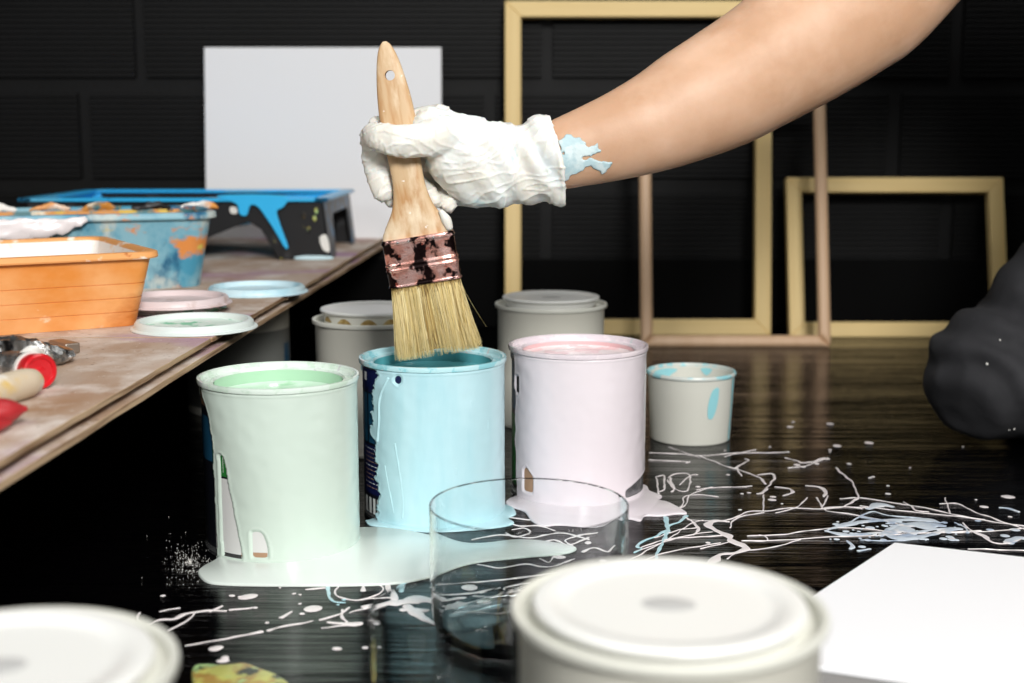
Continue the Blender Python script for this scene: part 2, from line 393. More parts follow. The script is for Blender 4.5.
obj('inner_wall', lathe([(.0434, H-.0046), (.0433, H-.02)]), mat('shaded_mint_film', (172, 212, 180), .2, coat=.5), g)  # inner wall coloured a deeper green for the shade below the rim

# blue can
bx, by = -.0589, .9716
b_ = empty('paint_can', (bx, by, 0), facing(bx, by), 'open paint can coated in pale blue paint with the brush dipped into it', 'paint can', 'open paint cans being used')
can_body(b_, M['tin'], M['blue_rim'], None)
BX, BP = 434, 70.5
ZB = lambda py: zt(py, 364, 533)
pt = [(-1.5, U(383, BX, BP), ZB(450), ZB(398), M['label_blue']), (-1.5, U(383, BX, BP), ZB(396), ZB(370), M['label_navy']), (U(369, BX, BP), U(370.4, BX, BP), ZB(455), ZB(392), M['label_black']),
      (-1.5, U(383, BX, BP), ZB(505), ZB(453), M['label_navy']), (U(366, BX, BP), U(369, BX, BP), ZB(385), ZB(376), M['label_white'])]
for k in range(10):
    y = 456+k*4.6; q = -1.28+rnd(0, .04)
    while q < -.86:
        wl = rnd(.03, .09); pt.append((q, q+wl, ZB(y+.8), ZB(y), M['label_tan' if k % 4 else 'label_white'])); q += wl+.025
pt += [(U(366+q*4, BX, BP), U(368.3+q*4, BX, BP), ZB(526), ZB(509), M['label_white']) for q in range(4)]
pt += [(U(398, BX, BP), U(406, BX, BP), ZB(386), ZB(372), M['label_navy'])]
label_shell(b_, pt)
def m_blue(a, z):
    if a > 2.2 + wav(z, 4, .3, 40): return False
    if a < -PI/2: return z > .108 + wav(a*.02, 9, .005)
    u = math.sin(a) if a < PI/2 else 1
    px = BX+BP*u; py = 364+(1-z/H)*169
    e = 376 + 3*math.sin(py*.055) + wav(z, 2, 4, 160) + wav(z, 8, 3, 700) + (3 if py > 500 else 0)
    if py < 371: e = 364
    if px < e: return False
    if (px-401)**2/10 + (py-378)**2/18 < 1: return False
    return True
obj('paint_coat', grid_coat(m_blue, RW+.0003, .0011), M['blue'], b_)
for pts, rr in (([(392, 378), (384, 400), (383, 425), (381, 445)], .0016), ([(398, 445), (402, 475), (405, 505), (404, 522)], .0011), ([(388, 470), (392, 495), (396, 518)], .001), ([(455, 470), (455, 476)], .001), ([(470, 402), (470, 406)], .0008), ([(436, 432), (437, 436)], .0009), ([(486, 425), (486, 434)], .0007)):
    path = [((RW+.0011)*math.sin(U(p, BX, BP)), -(RW+.0011)*math.cos(U(p, BX, BP)), ZB(q), rr*1.0, rr*.45) for p, q in pts]
    bm = bmesh.new(); tube(bm, path, 10, 5); obj('paint_run', bm, M['blue'], b_)
obj('wet_paint', lathe([(.0433, H-.0115), (.040, H-.0128), (.02, H-.013), (0, H-.013)]), M['blue_in'], b_)
obj('inner_wall', lathe([(.0434, H-.0046), (.0433, H-.02)]), mat('deep_turquoise_film', (96, 178, 188), .2, coat=.5), b_)

# pink can
kx, ky = .052, 1.0263
k_ = empty('paint_can', (kx, ky, 0), facing(kx, ky), 'open paint can coated in pale pink paint, standing in the pinkish white puddle', 'paint can', 'open paint cans being used')
can_body(k_, M['tin'], M['pink_rim'], None)
KX, KP = 579.5, 67.5
ZK = lambda py: zt(py, 354, 512)
label_shell(k_, [(-1.5, U(524, KX, KP), ZK(500), ZK(425), M['label_green']), (-1.5, U(517, KX, KP), ZK(420), ZK(370), M['label_blue']), (-.9, .2, ZK(503), ZK(470), M['label_tan']), (.6, 1.3, ZK(506), ZK(470), M['tin'])])
def m_pink(a, z):
    if a > 2.2 + wav(z, 4, .3, 40): return False
    if a < -PI/2: return z > .107 + wav(a*.02, 9, .005)
    u = math.sin(a) if a < PI/2 else 1
    px = KX+KP*u; py = 354+(1-z/H)*158
    e = 516 + (py-354)*.02 + wav(z, 2, 1.5, 120)
    if py < 362: e = 510
    if px < e: return False
    if 518.5 < px < 521.2 and 383 < py < 399+wav(z, 5, 3): return False
    if 527 < px < 536 - (px > 531)*0 and 476+abs(px-529)*1.2 < py < 501: return False
    if px > 627 and py > 499-(px-627)*.5 and py < 507: return False
    return True
obj('paint_coat', grid_coat(m_pink, RW+.0003, .0010), M['pink'], k_)
obj('wet_paint', lathe([(.0433, H-.0075), (.040, H-.0088), (.02, H-.009), (0, H-.009)]), M['pink_in'], k_)
obj('inner_wall', lathe([(.0434, H-.0046), (.0433, H-.02)]), mat('deep_pink_film', (230, 186, 188), .2, coat=.5), k_)

# closed off-white cans
def closed_can(x, y, label, lidz=.0015, lidm='lid_white', mark=True, rust=False, side='can_side', tilt=0, dark=False):
    c = empty('paint_can', (x, y, 0), facing(x, y), label, 'paint can', 'closed off-white paint cans')
    can_body(c, M[side], M['can_white'], None)
    zb = H+lidz-.0034
    l = obj('lid', lid_mesh(0), M[lidm], c); l.location = (0, 0, zb); l.rotation_euler = (0, tilt, 0)
    if mark:
        b = lathe([(0, .0026), (.0075, .0026), (.0095, .0023)], 40); q = obj('centre_mark', b, M['lid_mark'], l); q.scale = (1, .72, 1); q['label'] = 'grey smudge'
    return c, l
closed_can(.0545, .4412, 'large blurred off-white closed can at the bottom of the picture, right of the glasses')
closed_can(-.1585, .386, 'blurred off-white closed can in the bottom left corner, below the plywood table')
closed_can(.0381, 1.286, 'off-white closed can standing behind the pink can, lid not quite pressed down', lidz=.0062)
c, l = closed_can(-.1245, 1.18, 'shaded off-white can with rust spots under its raised lid, behind the green and blue cans', lidz=.0085, mark=False)
bm = lathe([(.0440, H-.006), (.0440, H+.0046)], 96)
obj('lid_skirt', bm, M['can_white'], c)
for a in (-1.15, -.62, -.1, .35, .85):
    bm = bmesh.new(); rr = .0443
    n = 12
    P = [[bm.verts.new((rr*math.sin(a+d), -rr*math.cos(a+d), H-.001+zz*(1-(d/.17)**2)+(0 if zz > 0 else 0))) for d in [-.17+.34*i/n for i in range(n+1)]] for zz in (0, .0045)]
    for i in range(n): bm.faces.new((P[0][i], P[0][i+1], P[1][i+1], P[1][i]))
    s = obj('rust_stain', bm, M['rust'], c); s['label'] = 'brown rust stain'
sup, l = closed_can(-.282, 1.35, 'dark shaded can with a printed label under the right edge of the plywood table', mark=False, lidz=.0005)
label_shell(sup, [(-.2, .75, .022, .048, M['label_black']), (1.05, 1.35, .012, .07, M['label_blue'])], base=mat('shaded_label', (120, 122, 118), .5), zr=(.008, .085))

# open ivory cup with turquoise splashes
cu = empty('plastic_cup', (.1665, 1.212, 0), facing(.1665, 1.21), 'tapered ivory plastic cup with turquoise rim splashes, right of the pink can', 'cup')
obj('body', lathe([(0, .002), (.0345, .002), (.036, 0), (.0368, .001), (.0398, .060), (.0404, .0605), (.0398, .062), (.0385, .0605), (.0352, .004), (0, .0045)]), M['cup'], cu)
obj('rolled_rim', lathe([(.0392, .0605), (.0408, .0605), (.0414, .0622), (.0408, .064), (.0396, .0642), (.0388, .063), (.0388, .061)]), mat('cup_rim', (206, 212, 206), .35, spots=[((150, 208, 216), 60, .5, .03, 2)]), cu)
def cone_patch(pts, off=.0006, name='paint_splash', inner=False):
    bm = bmesh.new(); P = catmull(pts, 5, True); vs_ = []
    for a, z in P:
        r = (.0352+(.0385-.0352)*(z-.004)/.056-off) if inner else (.0368+(.0398-.0368)*z/.06+off)
        vs_.append(bm.verts.new((r*math.sin(a), -r*math.cos(a), z)))
    f = bm.faces.new(vs_); bmesh.ops.triangulate(bm, faces=[f])
    bmesh.ops.subdivide_edges(bm, edges=bm.edges[:], cuts=2)
    for v in bm.verts:
        a = math.atan2(v.co.x, -v.co.y); z = v.co.z
        r = (.0352+(.0385-.0352)*(z-.004)/.056-off) if inner else (.0368+(.0398-.0368)*z/.06+off)
        v.co.x = r*math.sin(a); v.co.y = -r*math.cos(a)
    return obj(name, bm, M['cup_blue'], cu)
cone_patch([(.42, .040), (.52, .052), (.68, .053), (.66, .038), (.55, .026), (.42, .027)])['label'] = 'turquoise thumb-shaped splash'
cone_patch([(1.20, .058), (1.32, .058), (1.30, .03), (1.27, .004), (1.18, .004), (1.22, .03)])
cone_patch([(3.5, .058), (3.9, .060), (4.3, .058), (4.0, .05), (3.85, .038), (3.75, .051)], inner=True)
cone_patch([(2.6, .0595), (2.9, .0595), (2.75, .053)], inner=True)

# ---------------------------------------------------------------- glasses
def tumbler(x, y, r, h, label):
    t = .0009
    prof = [(0, .003), (r*.6, .003), (r*.86, .0006), (r*.95, .004), (r*.985, .012), (r, h*.4), (r, h), (r-t*.5, h+.0006), (r-t, h), (r-t, h*.4), (r*.985-t, .013), (r*.93-t, .0065), (r*.6, .0055), (0, .0055)]
    o = obj('drinking_glass', lathe(prof, 128), M['glass']); o.location = (x, y, .0004)
    return tag(o, label, 'glass', 'empty clear tumblers')
tumbler(.0095, .722, .0560, .0742, 'wide clear empty glass tumbler standing in front of the blue and pink cans')
tumbler(-.0305, .565, .0330, .0715, 'small blurred clear glass at the bottom edge, left of the foreground can')

# ---------------------------------------------------------------- brush
BY = .966
top = at_y(384.5, 41.5, BY); bot = at_y(438, 355, BY)
ax = (top-bot).normalized(); sx = (Vector((1, 0, 0)) - ax*ax.x).normalized(); sy = ax.cross(sx)
br = empty('paintbrush', bot, label='flat paintbrush with pale wooden handle and copper ferrule dipped into the blue can', cat='paintbrush')
br.matrix_world = Matrix.Translation(bot) @ Matrix((sx, sy, ax)).transposed().to_4x4()
k = (top-bot).length/318.5
hp = [(122, 36, 8.5), (128, 35, 8.5), (136, 31, 8.2), (145, 25.5, 7.5), (155, 20.5, 7), (168, 17.3, 6.8), (182, 16, 6.8), (200, 16.4, 7), (225, 17.8, 7), (248, 17.8, 6.8), (268, 16.2, 6.4), (284, 14, 6), (297, 11.6, 5.4), (308, 8.6, 4.6), (315, 5.2, 3.2), (318.5, 1.8, 1.2)]
bm = bmesh.new(); rings = []
for s, wx, wy in catmull(hp, 4):
    ring = []
    for i in range(40):
        a = 2*PI*i/40; cx_, sy_ = math.cos(a), math.sin(a); e = .62
        ring.append(bm.verts.new((k*wx*math.copysign(abs(cx_)**e, cx_), k*wy*math.copysign(abs(sy_)**e, sy_), k*s)))
    rings.append(ring)
for i in range(len(rings)-1):
    for q in range(40): bm.faces.new((rings[i][q], rings[i][(q+1) % 40], rings[i+1][(q+1) % 40], rings[i+1][q]))
bm.faces.new(rings[0]); bm.faces.new(rings[-1])
hd = obj('handle', bm, M['wood_handle'], br, sharp=50)
bm = bmesh.new(); bmesh.ops.create_cone(bm, cap_ends=True, segments=32, radius1=.0036, radius2=.0036, depth=.05)
cut = obj('cutter', bm, None, br); cut.rotation_euler = (PI/2, 0, 0); cut.location = (0, 0, k*285)
md = hd.modifiers.new('b', 'BOOLEAN'); md.operation = 'DIFFERENCE'; md.object = cut; md.solver = 'EXACT'
bpy.context.view_layer.update(); apply_mods(hd); bpy.data.objects.remove(cut)
hd.data.set_sharp_from_angle(angle=math.radians(50))
def sel(wx, wy, z, n=48, e=.42, r=0):
    return [(wx*math.copysign(abs(math.cos(2*PI*i/n))**e, math.cos(2*PI*i/n)), wy*math.copysign(abs(math.sin(2*PI*i/n))**e, math.sin(2*PI*i/n)), z) for i in range(n)]
fz0, fz1 = 76*k, 124*k
W1, D1 = 36.5*k, .0092
secs = []
for q in range(41):
    t = q/40; z = fz0+(fz1-fz0)*t; bu = 0
    for c0 in (.0, .36, .46, .93): bu += .0009*math.exp(-((t-c0)/.022)**2)
    secs.append(sel(W1+bu, D1+bu, z))
bm = bmesh.new(); loft(bm, secs)
obj('ferrule', bm, M['copper'], br, sharp=60)
bm = bmesh.new()
for sxx in (-1, 1):
    for zz in (.82,):
        for xx in (W1*.55, W1*.25) if sxx < 0 else (W1*.45,):
            bmesh.ops.create_uvsphere(bm, u_segments=12, v_segments=8, radius=.0011, matrix=Matrix.Translation((sxx*xx, -D1-.0001, fz0+(fz1-fz0)*.93)))
obj('ferrule_nail', bm, M['tin'], br)
bm = bmesh.new()
core = [(78, 35, 8.6/k*.001), (60, 36, 9), (30, 38, 9), (14, 39, 7), (7, 38, 4)]
loft(bm, [sel(wx*k, wy*k, z*k, e=.5) for z, wx, wy in core])
bc = obj('bristles', bm, M['bristle_core'], br)
bm = bmesh.new(); random.seed(11)
for i in range(3400):
    a = rnd(0, 2*PI); rr = math.sqrt(rnd(.45, 1)); e = .55
    ux = rr*math.copysign(abs(math.cos(a))**e, math.cos(a)); uy = rr*math.copysign(abs(math.sin(a))**e, math.sin(a))
    x0_, y0_ = ux*35*k, uy*.0082
    x1_, y1_ = ux*44.5*k+.001 + rnd(-1, 1)*.0012, uy*.0078+rnd(-1, 1)*.0007
    ln = rnd(0, 9); rad = rnd(.00010, .0002)
    if i in (5, 9): x1_ += .009; ln = 34
    if i == 9: x0_ = 34*k; x1_ = 54*k; y1_ = -.006; ln = 22
    prev = None
    for s in range(4):
        t = s/3; c = Vector((x0_+(x1_-x0_)*(t**1.25)+math.sin(t*5+i)*.0002, y0_+(y1_-y0_)*t, (78+(ln-78)*t)*k)); rd = rad*(1-.6*t*t)
        ring = [bm.verts.new(c+Vector((rd*math.cos(q*2.094+i), rd*math.sin(q*2.094+i), 0))) for q in range(3)]
        if prev:
            for q in range(3): bm.faces.new((prev[q], prev[(q+1) % 3], ring[(q+1) % 3], ring[q]))
        prev = ring
hair = obj('bristle_hairs', bm, M['bristle'], bc, fix=False); hair['kind'] = 'stuff'
bm = bmesh.new(); tube(bm, [(33*k, -.004, 128*k, .003, .0028), (31.5*k, -.005, 136*k, .0036, .003), (28*k, -.0045, 144*k, .002, .002)], 12, 4)
obj('paint_dab', bm, M['glove'], br)['label'] = 'white paint dab on the shoulder'

# ---------------------------------------------------------------- person
pe = empty('person', (.6, 1.2, 0), label='kneeling person in black jeans reaching in with a white gloved hand holding the paintbrush', cat='person')
INV = Matrix.Translation((-.6, -1.2, 0))
def P(px, py, y, rv, rd=None):
    """a joint seen at that pixel at distance y; radii given in picture pixels"""
    v = at_y(px, py, y); s = (y*math.cos(TH)+(HC-v.z)*math.sin(TH))/F
    return (v.x, v.y, v.z, rv*s, (rd or rv)*s)
def fuse(name, bm, m, voxel, parent, smooth=6, disp=None):
    o = obj(name, bm, m, None)
    r = o.modifiers.new('r', 'REMESH'); r.mode = 'VOXEL'; r.voxel_size = voxel; r.use_smooth_shade = True
    s = o.modifiers.new('s', 'SMOOTH'); s.iterations = smooth; s.factor = .5
    bpy.context.view_layer.update(); apply_mods(o)
    me = o.data
    if disp:
        me.update(); nrm = [v.normal.copy() for v in me.vertices]
        for v, n in zip(me.vertices, nrm): v.co += n*disp(v.co)
    me.transform(INV)
    for p in me.polygons: p.use_smooth = True
    o.parent = parent; return o
Y0 = BY
# glove: palm, wrist, four fingers and thumb grown into one surface
bm = bmesh.new()
tube(bm, [P(556, 160, Y0+.012, 30, 22), P(530, 162, Y0+.012, 36, 24), P(503, 165, Y0+.010, 41, 26), P(478, 161, Y0+.008, 43, 27), P(458, 149, Y0+.006, 38, 25), P(441, 136, Y0+.004, 29, 22), P(431, 130, Y0+.002, 23, 19)], 28, 5)
tube(bm, [P(500, 190, Y0+.014, 17, 20), P(475, 193, Y0+.016, 14, 16), P(462, 196, Y0+.020, 11, 12)], 16, 4)      # heel of the hand
tube(bm, [P(445, 134, Y0-.006, 20, 15), P(428, 139, Y0-.012, 18, 13), P(409, 141, Y0-.0155, 16.5, 11), P(392, 140, Y0-.0160, 15.5, 10.5), P(377, 137, Y0-.011, 13.5, 10.5), P(372, 136, Y0-.002, 12, 9.5), P(374, 146, Y0+.007, 12, 9), P(376, 163, Y0+.011, 13, 9), P(380, 180, Y0+.010, 12.5, 9), P(384, 192, Y0+.009, 11, 9)], 18, 6)  # forefinger round the handle
tube(bm, [P(440, 122, Y0+.014, 17, 13), P(420, 120, Y0+.018, 12, 10), P(396, 124, Y0+.018, 10, 9), P(376, 127, Y0+.012, 9, 8)], 16, 5)   # thumb behind
tube(bm, [P(455, 155, Y0+.020, 14, 12), P(425, 162, Y0+.026, 11, 10), P(402, 176, Y0+.024, 10, 9), P(393, 190, Y0+.018, 9, 8), P(392, 200, Y0+.014, 8, 7.5)], 16, 5)   # middle
tube(bm, [P(470, 172, Y0+.022, 13, 12), P(440, 174, Y0+.030, 10, 9), P(421, 182, Y0+.026, 9.5, 9), P(428, 193, Y0+.013, 9, 8.5), P(434, 200, Y0+.008, 8.2, 8)], 16, 5)   # ring
tube(bm, [P(478, 186, Y0+.024, 12, 11), P(456, 184, Y0+.032, 9, 9), P(440, 190, Y0+.028, 8.5, 8.5), P(443, 200, Y0+.016, 8.5, 8), P(449, 204, Y0+.010, 8.3, 8)], 16, 5)   # little
def wr(c):
    q = Vector((c.x*40, c.y*60, c.z*40)); f = mn.fractal(q*1.3, 1, 2, 4)
    wv = Vector((mn.noise(c*35), 0, mn.noise(c*35+Vector((9, 9, 9)))))*.012; cc_ = c+wv
    ridge = 1-abs(mn.noise(Vector((cc_.x*48+cc_.z*50, c.y*34, cc_.z*115-cc_.x*42))))*1.9
    rdg2 = 1-abs(mn.noise(Vector((cc_.x*110, c.y*60, cc_.z*80+5))))*2
    d = .0004*f + .0011*max(0, ridge)**7 + .0005*max(0, rdg2)**5
    x = (c.x-at_y(520, 160, Y0).x)/.05
    d += .0011*math.exp(-x*x)*math.sin((c.x*.9+c.z*.55+.004*mn.noise(Vector((c.x*30, c.y*30, c.z*30))))*330)
    return d
# flared cuff with its rolled bead, grown into the same surface
cp = [P(512, 166, Y0+.010, 39, 25), P(524, 165, Y0+.011, 39.5, 26), P(535, 163, Y0+.011, 41, 28), P(545, 161, Y0+.011, 43.5, 31), P(554, 160.5, Y0+.011, 44.5, 33)]
def cf(q, t, an, c):
    d = (q-c); f = 1+(.030*math.sin(an*5+t*3)+.018*math.sin(an*9-t*6))*(.15+.85*t)
    q = c+d*f
    q.x += -.0045*math.cos(an)*t*t + (.004 if math.sin(an) < 0 else .001)*abs(math.sin(an))*t*t
    return q
G = []
tmp = bmesh.new(); tube(tmp, cp, 72, 6, cap=False, fn=cf, grid=G)
GC = [[v.co.copy() for v in r] for r in G]; tmp.free()
n = 72; outer = [[bm.verts.new(q) for q in r] for r in GC]
cen = [sum(r, Vector())/n for r in GC]
inner = [[bm.verts.new(c+(q-c)*(1-.0024/(q-c).length)) for q in r] for r, c in zip(GC, cen)]
for A_, flip in ((outer, 0), (inner, 1)):
    for i in range(len(A_)-1):
        for q in range(n): bm.faces.new((A_[i][q], A_[i][(q+1) % n], A_[i+1][(q+1) % n], A_[i+1][q]))
for e in (0, -1):
    for q in range(n): bm.faces.new((outer[e][q], outer[e][(q+1) % n], inner[e][(q+1) % n], inner[e][q]))
ringc = [cen[-1]+(q-cen[-1])*(1-.0008/(q-cen[-1]).length) for q in GC[-1]]
rr = .0019; rings = []
for i in range(n):
    t = (ringc[(i+1) % n]-ringc[i-1]).normalized(); a = Vector((1, 0, 0)) - t*t.x; a.normalize(); b2 = t.cross(a)
    rings.append([bm.verts.new(ringc[i]+(a*math.cos(q*PI/4)+b2*math.sin(q*PI/4))*rr) for q in range(8)])
for i in range(n):
    for q in range(8): bm.faces.new((rings[i][q], rings[i][(q+1) % 8], rings[(i+1) % n][(q+1) % 8], rings[(i+1) % n][q]))
gl = fuse('glove', bm, M['glove'], .0010, pe, 3, wr); gl['label'] = 'white latex glove'
# body: reaching arm, torso, neck, head, other arm
arm = [P(534, 161, Y0+.010, 28, 18), P(548, 157, Y0+.010, 33, 22), P(562, 154, Y0+.011, 35.5, 25), P(592, 145, Y0+.014, 40, 29), P(625, 134, Y0+.018, 45, 35), P(660, 120, Y0+.024, 51, 41), P(690, 105, Y0+.030, 56.5, 47), P(722, 89, Y0+.038, 60.5, 51), P(755, 70, Y0+.046, 63, 53), P(802, 40, Y0+.056, 68, 55), P(845, 10, Y0+.066, 72, 56), P(880, -18, Y0+.074, 73, 56)]
sh = Vector((.55, 1.13, .64))
el = Vector(arm[-1][:3])
arm += [(*(el.lerp(sh, t)), .046+.004*t, .044+.008*t) for t in (.3, .6, 1)]
bm = bmesh.new(); AG = []
tube(bm, arm, 32, 5, grid=AG)
tube(bm, [(.74, 1.25, .36, .10, .13), (.70, 1.24, .45, .095, .125), (.62, 1.22, .56, .10, .15), (.54, 1.22, .65, .085, .16), (.50, 1.22, .70, .06, .08)], 28, 5)
tube(bm, [(.50, 1.22, .70, .048, .048), (.45, 1.20, .76, .046, .046), (.41, 1.19, .80, .045, .045)], 20, 4)
tube(bm, [(.43, 1.18, .79, .04, .05), (.395, 1.17, .83, .085, .07), (.38, 1.165, .88, .092, .075), (.385, 1.165, .93, .07, .06)], 24, 5)
tube(bm, [(.52, 1.34, .66, .05, .05), (.66, 1.46, .58, .045, .045), (.80, 1.53, .52, .04, .04), (.80, 1.50, .43, .034, .034), (.79, 1.47, .36, .028, .026)], 20, 5)
nose = Vector((.30, 1.145, .86)); tube(bm, [(.325, 1.15, .885, .008, .008), (.300, 1.143, .862, .011, .012)], 12, 3)
tube(bm, [(.32, 1.15, .838, .010, .018), (.312, 1.148, .836, .006, .014)], 12, 3)
for s in (-1, 1): tube(bm, [(.40, 1.165+s*.078, .875, .018, .006), (.405, 1.165+s*.082, .865, .012, .006)], 12, 3)
for q in range(4): tube(bm, [(.785+q*.012, 1.47, .36, .009, .009), (.775+q*.012, 1.44, .335+.003*q, .008, .008), (.77+q*.012, 1.42, .305+.004*q, .0075, .0075)], 10, 4)
tube(bm, [(.785, 1.47, .37, .011, .011), (.765, 1.46, .345, .009, .009), (.755, 1.445, .325, .008, .008)], 10, 4)
body = fuse('body', bm, M['skin'], .0026, pe, 5)
# drying blue smear over the wrist, following the forearm surface
def inp(px, py, poly):
    c = False; n = len(poly)
    for i in range(n):
        x1, y1 = poly[i]; x2, y2 = poly[i-1]
        if (y1 > py) != (y2 > py) and px < (x2-x1)*(py-y1)/(y2-y1)+x1: c = not c
    return c
poly = [(560, 138), (566, 136), (580, 140), (590, 143), (600, 142), (598, 150), (592, 158), (600, 160), (612, 164), (608, 171), (598, 172), (590, 166), (580, 172), (570, 176), (558, 184)]
bm = bmesh.new(); Pm = catmull(arm, 5); nn = 150
sub = bmesh.new(); tube(sub, Pm[5:32], 320, 8, cap=False)
bmesh.ops.recalc_face_normals(sub, faces=sub.faces)
def prj(v):
    z = v.z-HC; d = v.y*math.cos(TH)-z*math.sin(TH); q = v.y*math.sin(TH)+z*math.cos(TH); return 512+F*v.x/d, 341.5-F*q/d
kill = []
for f in sub.faces:
    c = f.calc_center_median(); px, py = prj(c)
    px += 5*mn.fractal(c*150, 1, 2, 4); py += 5*mn.fractal(c*120+Vector((3, 1, 2)), 1, 2, 4)
    if f.normal.y > .1 or not inp(px, py, poly) or mn.noise(c*150) > .5: kill.append(f)
bmesh.ops.delete(sub, geom=kill, context='FACES')
for _ in range(6):
    mv = {}
    for v in sub.verts:
        if v.is_boundary:
            nb = [e.other_vert(v).co for e in v.link_edges if e.is_boundary]
            if len(nb) == 2: mv[v] = (nb[0]+nb[1])*.25+v.co*.5
    for v, c in mv.items(): v.co = c
for v in sub.verts: v.co += v.normal*(.0000 if v.is_boundary else .0006)
o = obj('paint_smear', sub, M['smear'], body, fix=False); o.data.transform(INV); o['label'] = 'pale blue paint smear on the wrist'
s = o.modifiers.new('s', 'SOLIDIFY'); s.thickness = .0004; s.offset = 0
# clothes
bm = bmesh.new()
kn = Vector((.442, 1.205, .07))
tube(bm, [(.86, 1.27, .37, .10, .11), (.76, 1.25, .295, .10, .105), (.64, 1.23, .208, .095, .095), (.545, 1.215, .132, .086, .082), (.480, 1.207, .080, .070, .068), (.450, 1.205, .066, .060, .06)], 32, 6)
tube(bm, [(.447, 1.200, .064, .064, .066), (.52, 1.22, .062, .060, .064), (.66, 1.26, .060, .055, .06), (.80, 1.30, .052, .045, .05)], 28, 5)
tube(bm, [(.75, 1.40, .38, .10, .10), (.70, 1.46, .25, .09, .09), (.66, 1.50, .10, .075, .07), (.74, 1.53, .07, .06, .06), (.95, 1.56, .06, .05, .05)], 24, 5)
tube(bm, [(.74, 1.22, .36, .11, .12), (.76, 1.34, .38, .115, .13), (.76, 1.44, .36, .10, .11)], 24, 4)
def cr(c):
    d = (c-kn); r = d.length
    t = (c.x-.38)*.75+(c.z)*.66
    f = .0028*math.sin(t*170+6*mn.noise(c*12))*math.exp(-((r-.06)/.05)**2) if c.x < .50 else 0
    return f + .0016*mn.fractal(c*18, 1, 2, 3)
tr = fuse('trousers', bm, M['denim'], .003, pe, 6, cr); tr['label'] = 'black paint-flecked jeans'
from mathutils.bvhtree import BVHTree
bpy.context.view_layer.update(); bvh = BVHTree.FromPolygons([v.co for v in tr.data.vertices], [p.vertices[:] for p in tr.data.polygons])
for px, py, r_ in ((989, 277, .0011), (977, 287, .0013), (987, 364, .0012), (1014, 429, .0009), (1009, 430, .0007), (1000, 340, .0008)):
    hit = bvh.ray_cast(INV @ Vector((0, 0, HC)), ray(px, py).normalized())
    if hit[0]:
        bm = bmesh.new(); bmesh.ops.create_uvsphere(bm, u_segments=10, v_segments=6, radius=r_, matrix=Matrix.Translation(hit[0]))
        obj('paint_fleck', bm, M['white_plastic'], tr)['label'] = 'white paint fleck'
bm = bmesh.new()
tube(bm, [(.745, 1.25, .36, .108, .14), (.70, 1.24, .45, .105, .135), (.62, 1.22, .56, .108, .16), (.54, 1.22, .655, .094, .165), (.50, 1.22, .70, .068, .09)], 32, 5)
tube(bm, [(*(el.lerp(sh, .55)), .058, .058), (*sh, .066, .066), (.53, 1.2, .66, .07, .07)], 24, 4)
tube(bm, [(.60, 1.41, .54, .056, .056), (.53, 1.34, .655, .064, .064), (.54, 1.28, .66, .07, .07)], 24, 4)
fuse('shirt', bm, M['shirt'], .004, pe, 5, lambda c: .003*mn.fractal(c*14, 1, 2, 3))['label'] = 'black short-sleeved shirt'
bm = bmesh.new(); tube(bm, [(.43, 1.17, .80, .045, .07), (.425, 1.165, .86, .080, .08), (.405, 1.165, .92, .085, .084), (.385, 1.165, .95, .070, .072)], 24, 5)
fuse('hair', bm, M['hair'], .004, pe, 3, lambda c: .003*mn.noise(c*60))
for s in (-1, 1):
    bm = bmesh.new(); bmesh.ops.create_uvsphere(bm, u_segments=16, v_segments=10, radius=.010, matrix=Matrix.Translation(Vector((.312, 1.155+s*.027, .885))+Vector((-.6, -1.2, 0))))
    obj('eye', bm, M['label_white'], body)

# ---------------------------------------------------------------- plywood table
T = .134; TU = .1300
ea, eb = Vector((-.2321, .5853)), Vector((-.1857, 1.8643)); ed = (eb-ea)/(eb.y-ea.y)
def ex(y, off=0): return ea.x+ed.x*(y-ea.y)+off
def board(name, y0, y1, xl, off0, off1, z0, z1, label, cat='board', top=None):
    bm = bmesh.new(); n = 30
    xr = [(ex(y0+(y1-y0)*i/n, off0+(off1-off0)*i/n)+rnd(-.0006, .0006), y0+(y1-y0)*i/n) for i in range(n+1)]
    o = [(xl, y0)]+xr+[(xl, y1)]
    a = [bm.verts.new((x, y, z0)) for x, y in o]; b = [bm.verts.new((x, y, z1)) for x, y in o]
    bm.faces.new(a).material_index = 1; bm.faces.new(b).material_index = 0
    for i in range(len(o)): bm.faces.new((a[i], a[(i+1) % len(o)], b[(i+1) % len(o)], b[i])).material_index = 1
    q = obj(name, bm, [M['plywood'], M['ply_edge']], smooth=False); bevel(q, .0006, 2); return tag(q, label, cat)
board('plywood_board', .32, .952, -.95, 0, 0, TU, T, 'nearest top plywood sheet of the table, carrying the orange tub and tools')
board('plywood_board', .957, 1.205, -.95, 0, .001, TU, T-.0002, 'narrow middle plywood sheet of the table, under the lids')
board('plywood_board', 1.210, 1.915, -.95, .003, 0, TU, T, 'far plywood sheet of the table, under the black and blue paint tray')
board('plywood_board', .30, 1.915, -.96, .0025, .0025, .1212, .1257, 'lower plywood sheet of the table with its edge sticking out below the dark gap')
bm = bmesh.new(); v = []  # recessed layer, its dark colour stands in for shade in the gap
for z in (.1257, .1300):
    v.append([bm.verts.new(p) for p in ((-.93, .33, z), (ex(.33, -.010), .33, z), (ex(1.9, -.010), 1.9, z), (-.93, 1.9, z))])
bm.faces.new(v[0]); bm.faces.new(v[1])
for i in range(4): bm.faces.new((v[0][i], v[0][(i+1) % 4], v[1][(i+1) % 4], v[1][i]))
tag(obj('shade_spacer', bm, M['gap_shade'], smooth=False), 'spacer layer coloured dark for the shade in the gap between the two plywood sheets', 'board')

